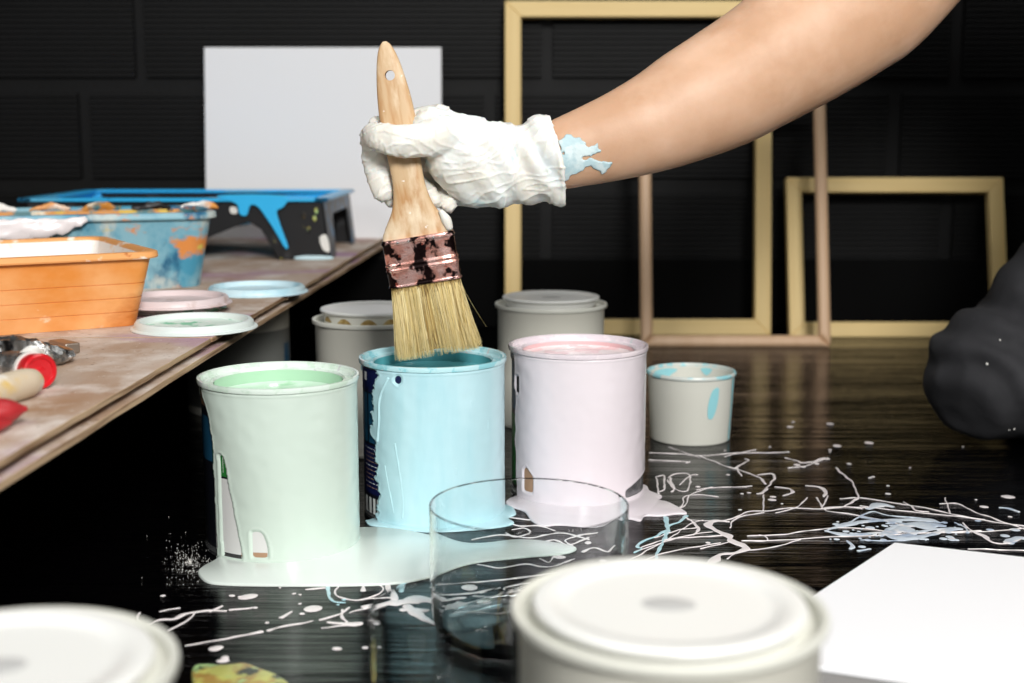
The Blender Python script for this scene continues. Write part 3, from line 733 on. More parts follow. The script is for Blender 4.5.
# ---------------------------------------------------------------- things on the table
def tub(name, x, y, rz, wd, dp, h, r, m_out, m_rim, m_in, label, lines=False):
    """x, y: the near right corner of the rim"""
    t = empty(name, (0, 0, T), rz, label, 'tub')
    R_ = Matrix.Rotation(rz, 3, 'Z'); c = Vector((x, y, 0)) - R_ @ Vector((wd/2, -dp/2, 0)); t.location = (c.x, c.y, T)
    tp = .022; S = []; mi = []
    n = 14
    for q in range(n+1):
        z = h*.9*q/n; s = -tp*(1-q/n) - .006; S.append(rrect(wd+s-.004, dp+s-.004, r, z)); mi.append(0)
        if lines and q in (3, 6, 9):
            S.append(rrect(wd+s-.0055, dp+s-.0055, r, z+.0003)); S.append(rrect(wd+s-.004, dp+s-.004, r, z+.0007)); mi += [0, 0]
    k0 = len(S)-1
    for dw, z in ((-.004, h*.905), (0, h*.91), (.001, h*.93), (0, h*.99), (-.003, h), (-.012, h), (-.015, h*.985)): S.append(rrect(wd+dw, dp+dw, r+.003, z)); mi.append(1)
    for q in range(5):
        z = h*(.95-.9*q/4); S.append(rrect(wd-.018-tp*q/4, dp-.018-tp*q/4, r, z)); mi.append(2)
    bm = bmesh.new()
    loft(bm, S, mi=mi[:-1]+[2], jig=lambda p: p+Vector((mn.noise(p*9), mn.noise(p*9+Vector((4, 4, 4))), mn.noise(p*14)*.5))*.0025)
    bm.faces.ensure_lookup_table()
    o = obj('body', bm, [m_out, m_rim, m_in], t, sharp=17)
    return t
ot = tub('plastic_tub', -.266, 1.012, math.radians(31), .33, .18, .058, .010, M['orange'], M['orange_rim'], M['tub_inner'], 'orange plastic tub crusted with white paint at the left edge of the table', True)
bt = tub('plastic_tub', -.279, 1.272, math.radians(20), .34, .15, .073, .020, M['tub_blue'], M['tub_blue'], M['tub_orange_in'], 'blue paint-smeared tub with an orange inside, behind the orange tub')
def lump(name, parent, pts, m, n=20):
    bm = bmesh.new(); tube(bm, pts, n, 5)
    for v in bm.verts: v.co += Vector((mn.noise(v.co*160), mn.noise(v.co*160+Vector((5, 0, 0))), mn.noise(v.co*130+Vector((0, 5, 0)))))*.003
    return obj(name, bm, m, parent)
lump('dried_paint', bt, [(-.075, -.076, .060, .003, .0035), (-.045, -.0765, .060, .008, .003), (-.01, -.077, .061, .010, .003), (.018, -.077, .062, .008, .003), (.045, -.077, .068, .003, .003)], M['splat'])['label'] = 'white crusted paint on the rim'
lump('dried_paint', ot, [(.02, .072, .052, .003, .003), (.035, .073, .056, .005, .005), (.05, .073, .052, .003, .003)], M['tub_inner'])
for q in range(7):
    xx = -.15+.05*q; lump('dried_paint', bt, [(xx, .066, .071, .002, .002), (xx+.02, .067, .0735, .004, .003), (xx+.035, .067, .071, .002, .002)], M[('tub_orange_in', 'tray_black', 'tub_inner', 'orange_rim')[q % 4]])

# paint roller tray on its own legs
TX0, TX1, TY0, TY1, TH_ = -.572, -.218, 1.562, 1.815, .071
tw, td = TX1-TX0, TY1-TY0
py_ = empty('paint_tray', (TX0, TY0, T+.0008), 0, 'black roller tray with bright blue paint inside, before the leaning white canvas', 'paint tray')
side = [(0, .0), (.07, 0), (.09, .004), (.21, .024), (.245, .038), (.262, .044), (.276, .036), (.290, .012), (.296, 0), (tw+.004, 0), (tw-.004, TH_), (0, TH_)]
bm = bmesh.new(); prism(bm, side, 0, .003); o = obj('front_panel', bm, M['tray_black'], py_, smooth=False); bevel(o, .0008)
bm = bmesh.new(); prism(bm, side, td-.003, td); o = obj('back_panel', bm, M['tray_black'], py_, smooth=False); bevel(o, .0008)
def yprism(bm, pts, xf0, xf1, mi=0):
    a = [bm.verts.new((xf0(z), y, z)) for y, z in pts]; b = [bm.verts.new((xf1(z), y, z)) for y, z in pts]
    bm.faces.new(a); bm.faces.new(list(reversed(b))); n = len(pts)
    for i in range(n): bm.faces.new((a[i], b[i], b[(i+1) % n], a[(i+1) % n]))
bm = bmesh.new(); xs = lambda z: tw+.004-.008*z/TH_
yprism(bm, [(0, 0), (.05, 0), (.062, .044), (.072, .050), (td-.045, .050), (td-.036, .044), (td-.028, 0), (td, 0), (td, TH_), (0, TH_)], lambda z: xs(z)-.003, xs)
o = obj('end_panel', bm, mat('grey_tray_end', (74, 76, 80), .4, spots=[((40, 120, 170), 30, .6, .04, 2)]), py_, smooth=False); bevel(o, .0008)
bm = bmesh.new(); yprism(bm, [(0, .0), (td, .0), (td, TH_), (0, TH_)], lambda z: 0, lambda z: .003); obj('end_panel', bm, M['tray_black'], py_, smooth=False)
bm = bmesh.new()   # basin with sloping ramp
G_ = 24; ins = .014
def bz(x):
    t = (x/tw)
    return TH_-.062+(.05)*max(0, (t-.25)/.75)
V = [[None]*(G_+1) for _ in range(G_+1)]
for i in range(G_+1):
    for j in range(G_+1):
        x = tw*i/G_; y = td*j/G_; e = min(i, G_-i, j, G_-j)
        z = TH_ if e == 0 else (TH_+.0004 if e == 1 and False else bz(x))
        if e == 0: z = TH_
        V[i][j] = bm.verts.new((min(max(x, .002), tw-.003), min(max(y, .001), td-.001), z + .0006*mn.noise(Vector((x*60, y*60, 0)))))
for i in range(G_):
    for j in range(G_): bm.faces.new((V[i][j], V[i+1][j], V[i+1][j+1], V[i][j+1]))
obj('basin', bm, M['tray_blue'], py_, sharp=30)
bm = bmesh.new()
for sx0, sx1, y0_, y1_ in ((-.006, tw+.002, -.006, .010), (-.006, tw+.002, td-.010, td+.006), (-.006, .010, -.006, td+.006), (tw-.014, tw+.002, -.006, td+.006)):
    box(bm, sx0, sx1, y0_, y1_, TH_-.003, TH_+.001)
o = obj('rim', bm, M['tray_blue'], py_, smooth=False); bevel(o, .001)
def drip(pts, mname, y=-.0012, th=.0022, name='paint_drip', par=py_):
    bm = bmesh.new(); prism(bm, [(p[0], p[1]) for p in catmull(pts, 4, True)], y-th*.3, y+th); o = obj(name, bm, M[mname], par, smooth=False); bevel(o, .0007, 2); return o
fx = lambda px: (px-512)/F*1.572-TX0
fz = lambda py: at_y(300, py, 1.562).z-T
drip([(fx(222), fz(196)), (fx(287), fz(196)), (fx(287), fz(207)), (fx(280), fz(212)), (fx(284), fz(228)), (fx(290), fz(246)), (fx(287), fz(248)), (fx(278), fz(232)), (fx(268), fz(216)), (fx(261), fz(207)), (fx(254), fz(206)), (fx(250), fz(216)), (fx(243), fz(214)), (fx(240), fz(204))], 'tray_blue', y=-.0064)
drip([(fx(321), fz(238)), (fx(328), fz(236)), (fx(331), fz(252)), (fx(324), fz(250))], 'white_plastic', y=-.002)
drip([(fx(298), fz(257)), (fx(312), fz(256)), (fx(332), fz(257)), (fx(331), fz(260)), (fx(298), fz(260))], 'blue_dry', y=-.002)
drip([(fx(233), fz(208)), (fx(239), fz(208)), (fx(240), fz(214)), (fx(234), fz(214))], 'white_plastic', y=-.002)
for a, b in ((304, 214), (315, 217), (317, 209), (309, 228)): drip([(fx(a), fz(b)), (fx(a+3), fz(b)), (fx(a+2.5), fz(b+5)), (fx(a), fz(b+4))], 'rag', y=-.002)

# loose lids lying on the table
def loose_lid(px, py, z, m, label, flip=False, tilt=0):
    p = at_z(px, py, z+.003)
    prof = [(0, .0012), (.036, .0012), (.0378, .0016), (.0392, .0052), (.0405, .0066), (.0430, .0066), (.0445, .0050), (.0452, .0020), (.0474, .0012), (.0478, .0004), (.0474, 0), (.0440, 0), (.0428, .0030), (.0418, .0050), (.0402, .0050), (.0388, .0012), (.0372, .0002), (0, .0002)]
    t = empty('loose_round_disc', (p.x, p.y, z), rnd(0, 6), label, 'lid', 'paint can lids lying on the table')
    obj('disc', lathe(prof, 80), M['white_plastic'] if False else m[0], t)
    obj('dried_film', lathe([(0, .0019), (.0365, .0019), (.0383, .0026)], 64), m[1], t)
    return t
loose_lid(257, 289, T, (M['blue_dry'], M['blue_dry']), 'pale blue paint can lid lying nearest the black paint tray')
loose_lid(169, 305, T, (M['mint_dry'], M['mint_dry']), 'thin whitish lid lying underneath the pinkish lid')
loose_lid(174, 300, T+.0068, (M['pink_dry'], M['pink_dry']), 'pinkish paint can lid on top of another lid beside the orange tub')
loose_lid(194.5, 324, T-.0002, (mat('greyish_lid_edge', (214, 224, 220), .35), M['mint_dry']), 'mint green paint can lid at the table edge, closest to the green can')

# tools at the left edge of the table
TA = T
def tp(px, py, z): v = at_z(px+4, py-9, T+z); return (v.x, v.y, v.z)
tb = empty('paint_tube', tp(10, 372, 0), label='crumpled silver metal paint tube with a flat folded end, in front of the orange tub', cat='paint tube')
off = Vector(tb.location)
def loc(pts): return [(Vector(p[:3])-off).to_tuple()+(p[3], p[4]) for p in pts]
bm = bmesh.new()
q0 = Vector(tp(-40, 372, .010)); q1 = Vector(tp(56, 362, .006))
tube(bm, loc([(*q0, .013, .012), (*q0.lerp(q1, .35), .0135, .0125), (*q0.lerp(q1, .6), .012, .012), (*q0.lerp(q1, .85), .008, .013), (*q1, .0045, .013)]), 24, 6, fn=lambda q, t, a, c: q+(q-c)*.35*mn.noise(Vector((t*9, a*1.5, 2))))
for v in bm.verts: v.co.z = max(v.co.z, .0003)
obj('body', bm, M['crumpled'], tb, sharp=25)
bm = bmesh.new(); q2 = Vector(tp(53, 362, .0)); d = (q1-q0); an = math.atan2(d.y, d.x)
box(bm, 0, .0105, -.013, .013, .0003, .0075, Matrix.Translation(q2-off) @ Matrix.Rotation(an-.25, 4, 'Z')); o = obj('folded_end', bm, mat('dull_brass', (150, 138, 126), .35, metal=.7), tb, smooth=False); bevel(o, .001)
bm = bmesh.new(); c0 = Vector(tp(12, 367, .016)); tube(bm, loc([(*c0, .001, .001), (*(c0+Vector((.010, -.002, .005))), .003, .002), (*(c0+Vector((.013, .006, .002))), .002, .002)]), 8, 4)
obj('torn_flap', bm, M['white_plastic'], tb)
rc = empty('paint_tube', tp(30, 384, 0), label='paint tube with a round red cap and white collar, behind the wooden handle', cat='paint tube'); off = Vector(rc.location)
cc = Vector(tp(37, 381, .0105)); axv = Vector((.72, -.69, .0)).normalized()
def along(o_, a_, prof, m_, name, par, n=40):
    bm = lathe(prof, n); Rm = Vector((0, 0, 1)).rotation_difference(a_).to_matrix().to_4x4()
    bmesh.ops.transform(bm, matrix=Matrix.Translation(o_-off) @ Rm, verts=bm.verts); return obj(name, bm, m_, par)
along(cc, axv, [(0, -.010), (.0098, -.010), (.0104, -.004), (.0104, -.001), (.0095, 0), (.0080, -.0002), (.0074, -.0012), (.0030, -.0012), (.0024, -.0004), (0, -.0002)], M['red'], 'cap', rc)
along(cc-axv*.0105, axv, [(0, -.004), (.0100, -.004), (.0106, -.002), (.0106, 0), (0, 0)], M['white_plastic'], 'collar', rc)
bm = bmesh.new(); s0 = cc-axv*.014; tube(bm, loc([(*(s0-axv*.05), .004, .015), (*(s0-axv*.025), .008, .013), (*s0, .0098, .0098)]), 20, 4, up=Vector((.69, .72, 0)))
for v in bm.verts: v.co.z = max(v.co.z, .0003)
obj('body', bm, M['crumpled'], rc)
h0 = Vector(tp(-60, 415, .0085)); h1 = Vector(tp(26, 391, .0085)); 
wh = empty('wooden_tool_handle', (h1.x, h1.y, T), label='thick round wooden tool handle stained with yellow paint, in front of the red cap', cat='tool'); off = Vector(wh.location)
bm = bmesh.new(); tube(bm, loc([(*h0, .0078, .0078), (*h0.lerp(h1, .5), .0085, .0085), (*h0.lerp(h1, .9), .0085, .0085), (*h1, .0076, .0076)]), 28, 5)
for v in bm.verts: v.co.z = max(v.co.z, .0002)
obj('grip', bm, M['old_wood'], wh)
along(h1+(h1-h0).normalized()*.0062, (h1-h0).normalized(), [(0, .0012), (.003, .001), (.0045, 0), (.004, -.001)], M['ply_edge'], 'end_cap', wh)
g0 = Vector(tp(-70, 470, .006)); g1 = Vector(tp(24, 416, .0105))
pl = empty('pliers', (g1.x, g1.y, T), label='red plastic tool grip with a pointed tip at the near left corner of the table', cat='tool'); off = Vector(pl.location)
g0 = Vector(tp(-75, 430, .007)); g1 = Vector(tp(20, 418, .0085))
bm = bmesh.new(); tube(bm, loc([(*g0, .007, .008), (*g0.lerp(g1, .5), .0078, .009), (*g0.lerp(g1, .82), .0064, .008), (*g1, .0018, .002)]), 24, 6)
obj('upper_grip', bm, M['dull_red'], pl)
bm = bmesh.new(); e1 = Vector(tp(4, 432, .0045)); e0 = Vector(tp(-80, 450, .0045)); tube(bm, loc([(*e0, .0045, .006), (*e0.lerp(e1, .7), .0045, .006), (*e1, .0015, .002)]), 20, 5)
obj('lower_grip', bm, M['dull_red'], pl)

# ---------------------------------------------------------------- canvases and frames
def canvas(name, wd, ht, th, label):
    c = empty(name, label=label, cat='canvas')
    bm = bmesh.new(); box(bm, 0, wd, 0, th*.25, 0, ht); o = obj('canvas_face', bm, M['canvas'], c, smooth=False); bevel(o, .0012, 3)
    for n_, (x0, x1, z0, z1) in (('stretcher_bar', (0.001, wd-.001, .001, .03)), ('stretcher_bar', (.001, wd-.001, ht-.03, ht-.001)), ('stretcher_bar', (.001, .03, .031, ht-.031)), ('stretcher_bar', (wd-.03, wd-.001, .031, ht-.031))):
        bm = bmesh.new(); box(bm, x0, x1, th*.25, th, z0, z1); obj(n_, bm, M['canvas'], c, smooth=False)
    return c
p0 = at_y(203, 48, 1.915); p1 = at_y(441, 48, 1.915)
cv = canvas('blank_canvas', p1.x-p0.x, .2705, .016, 'blank white stretched canvas leaning on the wall behind the paint tray')
cv.location = (p0.x, 1.893, T); cv.rotation_euler = (-math.radians(6), 0, 0)
# canvas lying on the floor (own quad so its worn, slightly skewed outline is kept)
bm = bmesh.new()
A = at_z(894, 542, .018); L_ = Vector((.109, .646, .018)); dr = Vector((.925, -.38, 0)).normalized()
Q = [A, L_, L_+dr*.40, A+dr*.40]
t_ = [bm.verts.new(q) for q in Q]; u_ = [bm.verts.new((q.x, q.y, .0145)) for q in Q]
bm.faces.new(t_); bm.faces.new(list(reversed(u_)))
for i in range(4): bm.faces.new((t_[i], t_[(i+1) % 4], u_[(i+1) % 4], u_[i]))
bmesh.ops.translate(bm, verts=bm.verts, vec=-A)
fc = empty('blank_canvas', A, label='blank white stretched canvas lying flat on the black floor at the right', cat='canvas')
o = obj('canvas_face', bm, M['canvas'], fc, smooth=False); bevel(o, .0012, 3)
n4 = sum(Q, Vector())/4
for i in range(4):
    a, b = Q[i], Q[(i+1) % 4]; a2, b2 = a.lerp(n4, .16), b.lerp(n4, .16); a1, b1 = a.lerp(n4, .008), b.lerp(n4, .008)
    bm = bmesh.new(); R1 = [bm.verts.new(Vector((q.x, q.y, .0003))-A) for q in (a1, b1, b2, a2)]; R2 = [bm.verts.new(Vector((q.x, q.y, .0145))-A) for q in (a1, b1, b2, a2)]
    bm.faces.new(R1); bm.faces.new(R2)
    for j in range(4): bm.faces.new((R1[j], R1[(j+1) % 4], R2[(j+1) % 4], R2[j]))
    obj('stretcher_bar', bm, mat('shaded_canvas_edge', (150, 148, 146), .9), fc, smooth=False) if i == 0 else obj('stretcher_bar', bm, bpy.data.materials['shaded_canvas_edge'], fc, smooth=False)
def frame(wd, ht, bw, th, m, mh, label, round_=False):
    f = empty('picture_frame', label=label, cat='picture frame')
    def bar(name, pts, mm):
        bm = bmesh.new(); prism(bm, pts, 0, th); o = obj(name, bm, mm, f, smooth=False); bevel(o, th*.42 if round_ else .0012, 4 if round_ else 2, 60 if round_ else 40); return o
    bar('top_rail', [(0, ht), (wd, ht), (wd-bw, ht-bw), (bw, ht-bw)], mh)
    bar('bottom_rail', [(0, 0), (bw, bw), (wd-bw, bw), (wd, 0)], mh)
    bar('side_rail', [(0, 0), (0, ht), (bw, ht-bw), (bw, bw)], m)
    bar('side_rail', [(wd, 0), (wd-bw, bw), (wd-bw, ht-bw), (wd, ht)], m)
    return f
def place(f, x, y, lean, rz=0):
    f.location = (x, y, .0006); f.rotation_euler = (-lean, 0, rz)
def X_(px, py): return at_z(px, py, 0)
a0 = X_(505, 335.5); a1 = X_(771, 335.5)
f = frame(a1.x-a0.x, .470, .0225, .018, M['pine'], M['pine_h'], 'largest pale pine frame leaning on the wall behind the gloved hand'); place(f, a0.x, a0.y, math.radians(7.5))
a0 = X_(641, 347.5); a1 = X_(832, 347.5)
f = frame(a1.x-a0.x, .347, .0165, .015, M['rose_wood'], M['rose_wood'], 'narrow rosy wooden frame standing in front of the other two frames', True); place(f, a0.x, a0.y, math.radians(14))
a0 = X_(790, 337.5); a1 = X_(1010, 337.5)
f = frame(a1.x-a0.x, .228, .0215, .016, M['pine'], M['pine_h'], 'small landscape pine frame leaning on the wall near the kneeling leg'); place(f, a0.x, a0.y, math.radians(15))

# ---------------------------------------------------------------- spilled paint on the floor
def puddle(name, px, m, label, th=.0016, z=0.0, n=5):
    pts = [at_z(a, b, 0) for a, b in px]; P_ = catmull([(p.x, p.y) for p in pts], n, True)
    c = Vector((sum(p[0] for p in P_)/len(P_), sum(p[1] for p in P_)/len(P_), 0)); bm = bmesh.new()
    N = len(P_); nr = []
    area_ = sum(P_[i][0]*P_[(i+1) % N][1]-P_[(i+1) % N][0]*P_[i][1] for i in range(N))
    if area_ < 0: P_.reverse()
    for i in range(N):
        t = Vector((P_[(i+1) % N][0]-P_[i-1][0], P_[(i+1) % N][1]-P_[i-1][1])).normalized(); nr.append(Vector((-t.y, t.x)))
    R_ = []
    for ins, zz in ((0, 0), (0, th*.45), (th*.25, th*.8), (th*.7, th)):
        R_.append([bm.verts.new((P_[i][0]+nr[i].x*ins-c.x, P_[i][1]+nr[i].y*ins-c.y, zz+z+.0002)) for i in range(N)])
    for q in range(3):
        for i in range(N): bm.faces.new((R_[q][i], R_[q][(i+1) % N], R_[q+1][(i+1) % N], R_[q+1][i]))
    f = bm.faces.new(R_[3]); f2 = bm.faces.new(list(reversed(R_[0])))
    bmesh.ops.triangulate(bm, faces=[f, f2])
    o = obj(name, bm, m, sharp=50); o.location = c; return tag(o, label, 'paint puddle')
puddle('paint_puddle', [(198, 574), (203, 568), (214, 562), (240, 545), (300, 535), (362, 529), (400, 531), (432, 537), (470, 545), (520, 541), (562, 545), (578, 550), (560, 556), (520, 560), (470, 566), (432, 578), (395, 585), (340, 587), (270, 587), (225, 586), (206, 583)], M['mint_spill'], 'large smooth pale mint puddle spreading from under the green can')
puddle('paint_puddle', [(366, 522), (372, 520), (420, 505), (500, 505), (516, 514), (508, 519), (514, 524), (500, 528), (470, 531), (430, 533), (400, 530), (383, 528), (370, 526)], M['blue'], 'thin pale blue puddle hugging the foot of the blue can', th=.0012)
puddle('paint_puddle', [(506, 502), (520, 496), (580, 480), (640, 485), (650, 492), (662, 497), (659, 501), (670, 504), (687, 514), (676, 515), (660, 517), (645, 517), (640, 522), (625, 520), (600, 528), (560, 526), (545, 527), (532, 522), (525, 513), (515, 509), (508, 507)], M['pink'], 'jagged pinkish white puddle spreading from under the pink can', th=.0014)
def strand(bm, pts, wpx, hz=.0004, sub=9):
    """a run of paint on the floor; wpx = width in mm"""
    P_ = [at_z(a, b, 0) for a, b in pts]; n = len(P_)
    ws = wpx if hasattr(wpx, '__len__') else [wpx]*n
    path = [(p.x, p.y, hz*.35, w_*.00038, hz) for p, w_ in zip(P_, ws)]
    tube(bm, path, 8, sub, up=Vector((0, 0, 1)), fn=lambda q, t, a, c: q+Vector((mn.noise(c*90), mn.noise(c*90+Vector((7, 0, 0))), 0))*.0012+(q-c)*.7*mn.noise(Vector((c.x*130, c.y*130, 1))))
def blobs(bm, lst, r=.0018):
    for a, b, w_ in lst:
        p = at_z(a, b, 0); ry = w_*r*rnd(.7, 1.1); rx = w_*r
        bmesh.ops.create_uvsphere(bm, u_segments=12, v_segments=6, radius=1, matrix=Matrix.Translation((p.x, p.y, .0002)) @ Matrix.Rotation(rnd(0, 3), 4, 'Z') @ Matrix.Diagonal((rx, ry, .0004, 1)))
def splash(name, strands, bl, m, label, r=.0018):
    bm = bmesh.new()
    for s in strands: strand(bm, *s)
    blobs(bm, bl, r); o = obj(name, bm, m); 
    return tag(o, label, 'paint splatter', kind='stuff')
S = []
S += [([(650, 453), (680, 454), (700, 456), (740, 453), (770, 453), (789, 452)], [3, 3, 2, 3, 2.5, 2]),
      ([(699, 456), (712, 461), (728, 467), (742, 471), (760, 478), (765, 484)], [1.5, 2, 2.5, 2, 2.2, 3]), ([(735, 468), (748, 461), (745, 459)], 2), ([(737, 468), (741, 476)], 2),
      ([(758, 475), (772, 474), (774, 478), (769, 486), (762, 493), (758, 494)], [2, 2, 3, 2, 4, 4]),
      ([(764, 495), (763, 511)], 1.6), ([(649, 460), (668, 461), (690, 462)], [2, 1.3, 1.5]), ([(775, 487), (790, 489), (792, 493), (783, 496)], [2, 3.5, 3.5, 2]),
      ([(806, 486), (818, 487), (825, 491), (824, 497)], [2, 5, 5, 2.5]), ([(817, 498), (822, 507), (826, 510)], 2), ([(807, 498), (800, 505), (792, 509), (775, 513)], 1.7),
      ([(656, 477), (659, 494)], 2), ([(656, 477), (664, 476), (664, 489), (659, 492)], 2.2), ([(668, 478), (675, 474), (688, 474), (690, 480), (687, 491), (674, 489), (668, 480)], 1.8), ([(680, 485), (690, 476), (697, 475)], 1.6), ([(670, 478), (673, 488), (672, 492)], 3),
      ([(688, 520), (720, 521), (735, 518), (748, 512), (770, 511), (790, 508), (820, 509), (845, 507), (862, 509)], [2, 1.5, 2, 1.6, 1.4, 2, 1.7, 2, 1.5]),
      ([(729, 522), (715, 521), (708, 525), (715, 530), (727, 535), (731, 541), (742, 545), (747, 549), (735, 553), (720, 555), (712, 562), (700, 572)], [4, 6, 7, 6, 8, 8, 7, 6, 6, 6, 7, 5]),
      ([(730, 528), (733, 521), (745, 516), (764, 513)], 1.7), ([(748, 536), (780, 535), (815, 530), (850, 528), (900, 533)], [2, 2, 1.3, 2, 1.5]),
      ([(742, 541), (764, 541), (766, 537), (760, 535)], 1.4), ([(742, 541), (790, 540), (830, 537), (870, 536), (930, 533), (980, 531)], 1.5), ([(728, 559), (740, 552), (770, 548), (800, 540)], 1.5),
      ([(634, 553), (655, 545), (690, 535), (712, 532)], 1.4), ([(640, 548), (665, 540), (700, 537), (722, 536)], 2), ([(640, 562), (665, 553), (690, 548), (720, 543)], 1.4), ([(630, 560), (650, 549), (672, 537), (690, 524), (702, 520)], 1.2), ([(655, 538), (680, 530), (697, 528)], 1.6),
      ([(687, 518), (697, 526), (698, 531), (692, 535)], [2, 3, 3, 1.5]), ([(676, 509), (686, 505), (690, 495), (712, 487)], 1.5), ([(672, 511), (683, 505), (684, 497), (698, 495), (718, 497)], 1.4), ([(697, 490), (710, 488), (740, 487), (752, 486)], 1.3),
      ([(786, 458), (797, 461), (802, 463), (812, 462), (825, 458)], [2.5, 2, 4, 3, 3]), ([(788, 468), (805, 466), (820, 461), (828, 458)], 1.6), ([(668, 447), (700, 458)], .8),
      ([(836, 468), (846, 477), (852, 482), (858, 497), (855, 500), (843, 507), (825, 509)], [2.5, 2.5, 2, 2, 3, 2, 2]), ([(828, 496), (822, 508)], 1.7), ([(840, 499), (860, 498), (880, 501), (900, 504), (925, 508), (960, 516), (985, 520)], [1.3, 1.7, 1.6, 2, 1.7, 2, 2]),
      ([(826, 511), (860, 516), (890, 522), (905, 527)], 1.7), ([(903, 502), (912, 507), (917, 511), (928, 512)], [1.5, 2, 2.5, 3]), ([(945, 498), (950, 514)], 1.5), ([(940, 504), (957, 504), (975, 512), (992, 518), (1003, 522), (1024, 529), (1040, 533)], [1.5, 1.5, 2, 2.5, 3.5, 2, 2]),
      ([(860, 506), (900, 511), (960, 517), (1000, 523), (1030, 527)], 1.1), ([(930, 533), (980, 532), (1030, 528)], 1.3), ([(963, 523), (972, 531), (984, 536), (994, 543), (1010, 543), (1024, 538)], [2, 3, 6, 3, 1.5, 2]), ([(968, 549), (1000, 550), (1030, 551)], 1.3),
      ([(820, 509), (840, 507), (870, 508)], 2), ([(755, 450), (735, 454), (725, 457)], 2), ([(700, 549), (735, 541)], 1)]
Bl = [(837, 446, 2.6), (869, 443, 2.6), (830, 450, 1), (849, 464, 1.3), (870, 478, 1), (873, 477, .8), (888, 494, 1.3), (888, 486, .8), (1008, 497, 3), (984, 507, 2), (698, 487, 1.2), (745, 487, 1), (749, 493, 1), (742, 494, .8), (783, 488, .7), (740, 510, .9), (772, 500, 2), (773, 497, 1.5), (708, 543, 1), (782, 504, .7), (728, 475, .9), (687, 463, 1), (830, 452, .7), (797, 465, 2), (803, 467, 1.5), (826, 459, 2), (817, 464, 1.2), (952, 539, 1.4), (963, 447, .5), (976, 500, .6), (790, 427, 1.8), (830, 424, 2), (793, 422, 1), (770, 447, .6), (725, 451, .7), (910, 468, .5), (1010, 517, 1)]
random.seed(3)
splash('paint_splatter', S, Bl, M['splat'], 'tangled white and pinkish paint strands across the black floor right of the pink can')
# bluish white wet patch in front of the floor canvas
S2 = [([(826, 531), (845, 525), (870, 521), (900, 520), (925, 520), (940, 523)], [4, 9, 8, 10, 14, 6]), ([(826, 531), (850, 535), (880, 533), (900, 538), (925, 536), (945, 531), (962, 529)], [4, 9, 7, 12, 9, 8, 4]), ([(890, 534), (905, 527), (925, 524), (945, 526)], [8, 12, 16, 7]), ([(868, 509), (880, 505), (893, 507)], [7, 12, 5]), ([(862, 517), (880, 520), (900, 522)], [7, 7, 6]), ([(880, 536), (892, 528), (905, 524)], [6, 6, 8]), ([(900, 537), (930, 530), (958, 529)], 7),
      ([(1008, 543), (1018, 538), (1032, 541)], [9, 12, 10]), ([(1000, 508), (1010, 509), (1018, 512)], [3, 5, 3]), ([(847, 541), (853, 546), (850, 549)], [2, 5, 3]), ([(858, 551), (870, 549)], 3), ([(860, 540), (890, 541), (925, 539)], 2), ([(845, 526), (870, 512), (890, 516), (920, 518)], 2), ([(955, 523), (965, 527), (968, 533)], [1.5, 2, 4])]
random.seed(4)
splash('paint_splatter', S2, [(952, 540, 1.6), (862, 547, 1.5), (990, 530, 1.5), (1015, 530, 2), (870, 528, 2), (905, 530, 4), (925, 526, 5), (978, 521, 1.4), (1005, 536, 2)]+[(rnd(830, 960), rnd(521, 541), rnd(.5, 1.8)) for _ in range(60)], M['splat_blue'], 'smeared bluish white wet paint patch beyond the canvas on the floor')
# turquoise runs
S3 = [([(665, 517), (668, 528), (664, 540), (658, 552), (655, 562)], [4, 5, 3.5, 3, 3]), ([(687, 516), (680, 522), (669, 526)], [4, 3, 3]), ([(667, 530), (655, 537), (640, 543), (637, 547), (642, 549), (634, 553)], [4, 3, 3, 4, 3, 2]), ([(328, 587), (329, 597), (334, 602), (345, 603)], [4, 3, 2, 1.5]), ([(432, 574), (418, 579), (404, 584), (398, 592)], [4, 2, 5, 6])]
splash('paint_splatter', S3, [(344, 600, .8), (338, 605, .6)], M['blue'], 'pale blue paint runs trailing between the white strands')
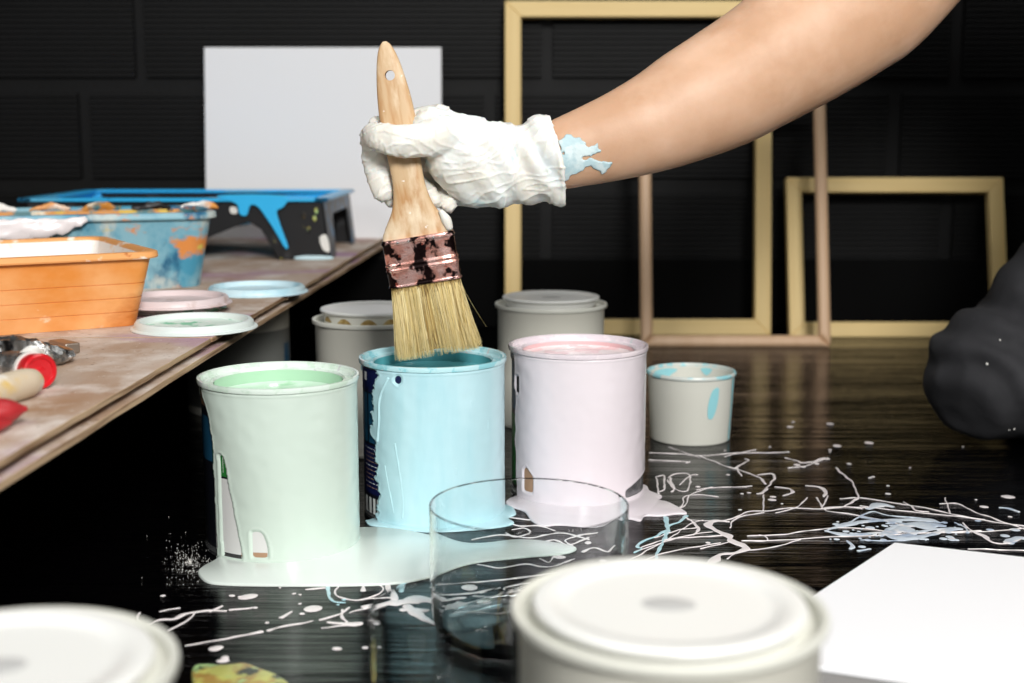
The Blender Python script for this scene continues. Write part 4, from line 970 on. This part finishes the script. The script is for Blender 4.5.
# area in front of the blue can, seen through the glass, and below the mint puddle
S4 = [([(505, 533), (515, 537), (530, 533), (524, 528), (512, 530)], [2, 3, 2, 2, 1]), ([(545, 548), (560, 552), (575, 548), (566, 541), (580, 536), (600, 533)], [2, 3, 2, 2, 3, 2]), ([(440, 605), (462, 600), (490, 603), (512, 597), (505, 590), (530, 585)], [3, 4, 2, 3, 2, 2]), ([(438, 618), (470, 612), (500, 614), (520, 610)], [6, 4, 5, 3]), ([(478, 566), (500, 570), (525, 566), (550, 569), (575, 560)], [3, 2, 3, 2, 2]), ([(584, 552), (596, 548), (612, 552), (622, 546)], [4, 2, 3, 2]), ([(575, 575), (590, 566), (602, 570), (618, 563)], [1.5, 3, 1.5, 2]),
    ([(305, 590), (315, 589), (325, 588)], [3, 4, 2]), ([(338, 587), (335, 593), (342, 598), (358, 600), (375, 596), (384, 589), (377, 584)], [1.5, 2, 1.5, 1.5, 1.3, 2, 2]), ([(363, 586), (363, 591)], [2, 5]), ([(388, 585), (389, 592), (392, 599)], [4, 5, 6]), ([(360, 600), (380, 598), (388, 598)], 1.4),
      ([(364, 607), (380, 604), (400, 602), (420, 600), (440, 603)], [5, 8, 12, 14, 9]), ([(405, 606), (415, 613), (425, 620), (437, 624)], [7, 9, 7, 6]), ([(400, 610), (412, 609), (425, 611)], 7), ([(440, 612), (480, 607), (520, 596), (545, 591)], [3, 3, 3, 2]), ([(440, 598), (470, 596), (500, 590)], 3), ([(430, 588), (470, 585), (520, 580), (560, 574), (590, 571)], [3, 2, 3, 2, 3]), ([(520, 600), (560, 588), (600, 578), (618, 574)], [2, 3, 3, 2]),
      ([(528, 548), (540, 543), (555, 540), (570, 545), (590, 538)], [3, 2, 3, 2, 3]), ([(470, 540), (500, 535), (530, 538), (560, 533), (590, 540)], [2, 3, 2, 3, 2]), ([(540, 560), (550, 564), (556, 556), (570, 553)], 1.7), ([(506, 517), (530, 520), (545, 516)], [2, 3, 2]), ([(505, 522), (520, 526), (540, 526), (556, 531)], [2, 2, 3, 2]),
      ([(138, 626), (150, 624), (160, 620), (175, 619), (185, 614), (210, 611), (226, 611)], [2, 2, 2.5, 4, 4, 3, 2]), ([(210, 612), (222, 606)], 2), ([(140, 613), (138, 619), (144, 624)], 2), ([(168, 631), (180, 625), (192, 617), (194, 613)], 2), ([(230, 610), (245, 609), (252, 608)], [4, 3, 2]), ([(160, 612), (180, 608)], 1.5),
      ([(185, 646), (215, 641), (240, 636), (262, 632)], [1, 1.2, 1.6, 3]), ([(268, 631), (280, 627), (300, 624), (313, 621)], [3, 3, 3, 1]), ([(281, 618), (291, 612)], [4, 2]), ([(320, 620), (335, 616), (350, 608)], [2, 3, 2]), ([(342, 610), (342, 618), (346, 622)], 2.3), ([(328, 622), (345, 624), (360, 624)], [3, 6, 6]), ([(322, 628), (345, 626), (357, 626)], 2), ([(350, 613), (365, 609), (380, 606)], 1.5)]
B4 = [(520, 545, 3), (536, 552, 2), (560, 558, 2.5), (590, 543, 2), (606, 561, 1.5), (470, 590, 3), (486, 596, 2), (455, 611, 4), (248, 597, 3.6), (232, 596, 1.2), (240, 597, .8), (215, 641+8, 2), (163, 596, 1), (300, 595, .7), (294, 594, .8), (313, 609, 3), (255, 608, 1), (267, 623, .8), (337, 649, 1.6), (302, 614, 1), (365, 648, 1), (217, 648, 2), (223, 661, 2), (225, 658, 1.5), (280, 588, .6), (300, 604, .7)]
random.seed(5)
splash('paint_splatter', S4, B4, M['splat'], 'white and pink drips in front of the mint puddle, partly seen through the glasses')
random.seed(6); dust = []
for _ in range(420):
    a = rnd(0, 6.28); q = abs(random.gauss(0, 1)); dust.append((190+math.cos(a)*q*16, 562+math.sin(a)*q*15, rnd(.03, .11)))
bm = bmesh.new(); blobs(bm, [d for d in dust if d[1] < 592 and d[0] < 212], .0018); tag(obj('paint_dust', bm, M['white_plastic']), 'fine white speckle dust on the floor left of the green can', 'dust', kind='stuff')
# crusty palette-like patch at the bottom edge
cr_ = puddle('paint_crust', [(192, 672), (205, 668), (225, 669), (245, 667), (262, 673), (280, 680), (290, 692), (262, 704), (222, 706), (196, 694)], M['rag'], 'crusty yellow and green paint patch at the bottom edge beside the near left can', th=.003)
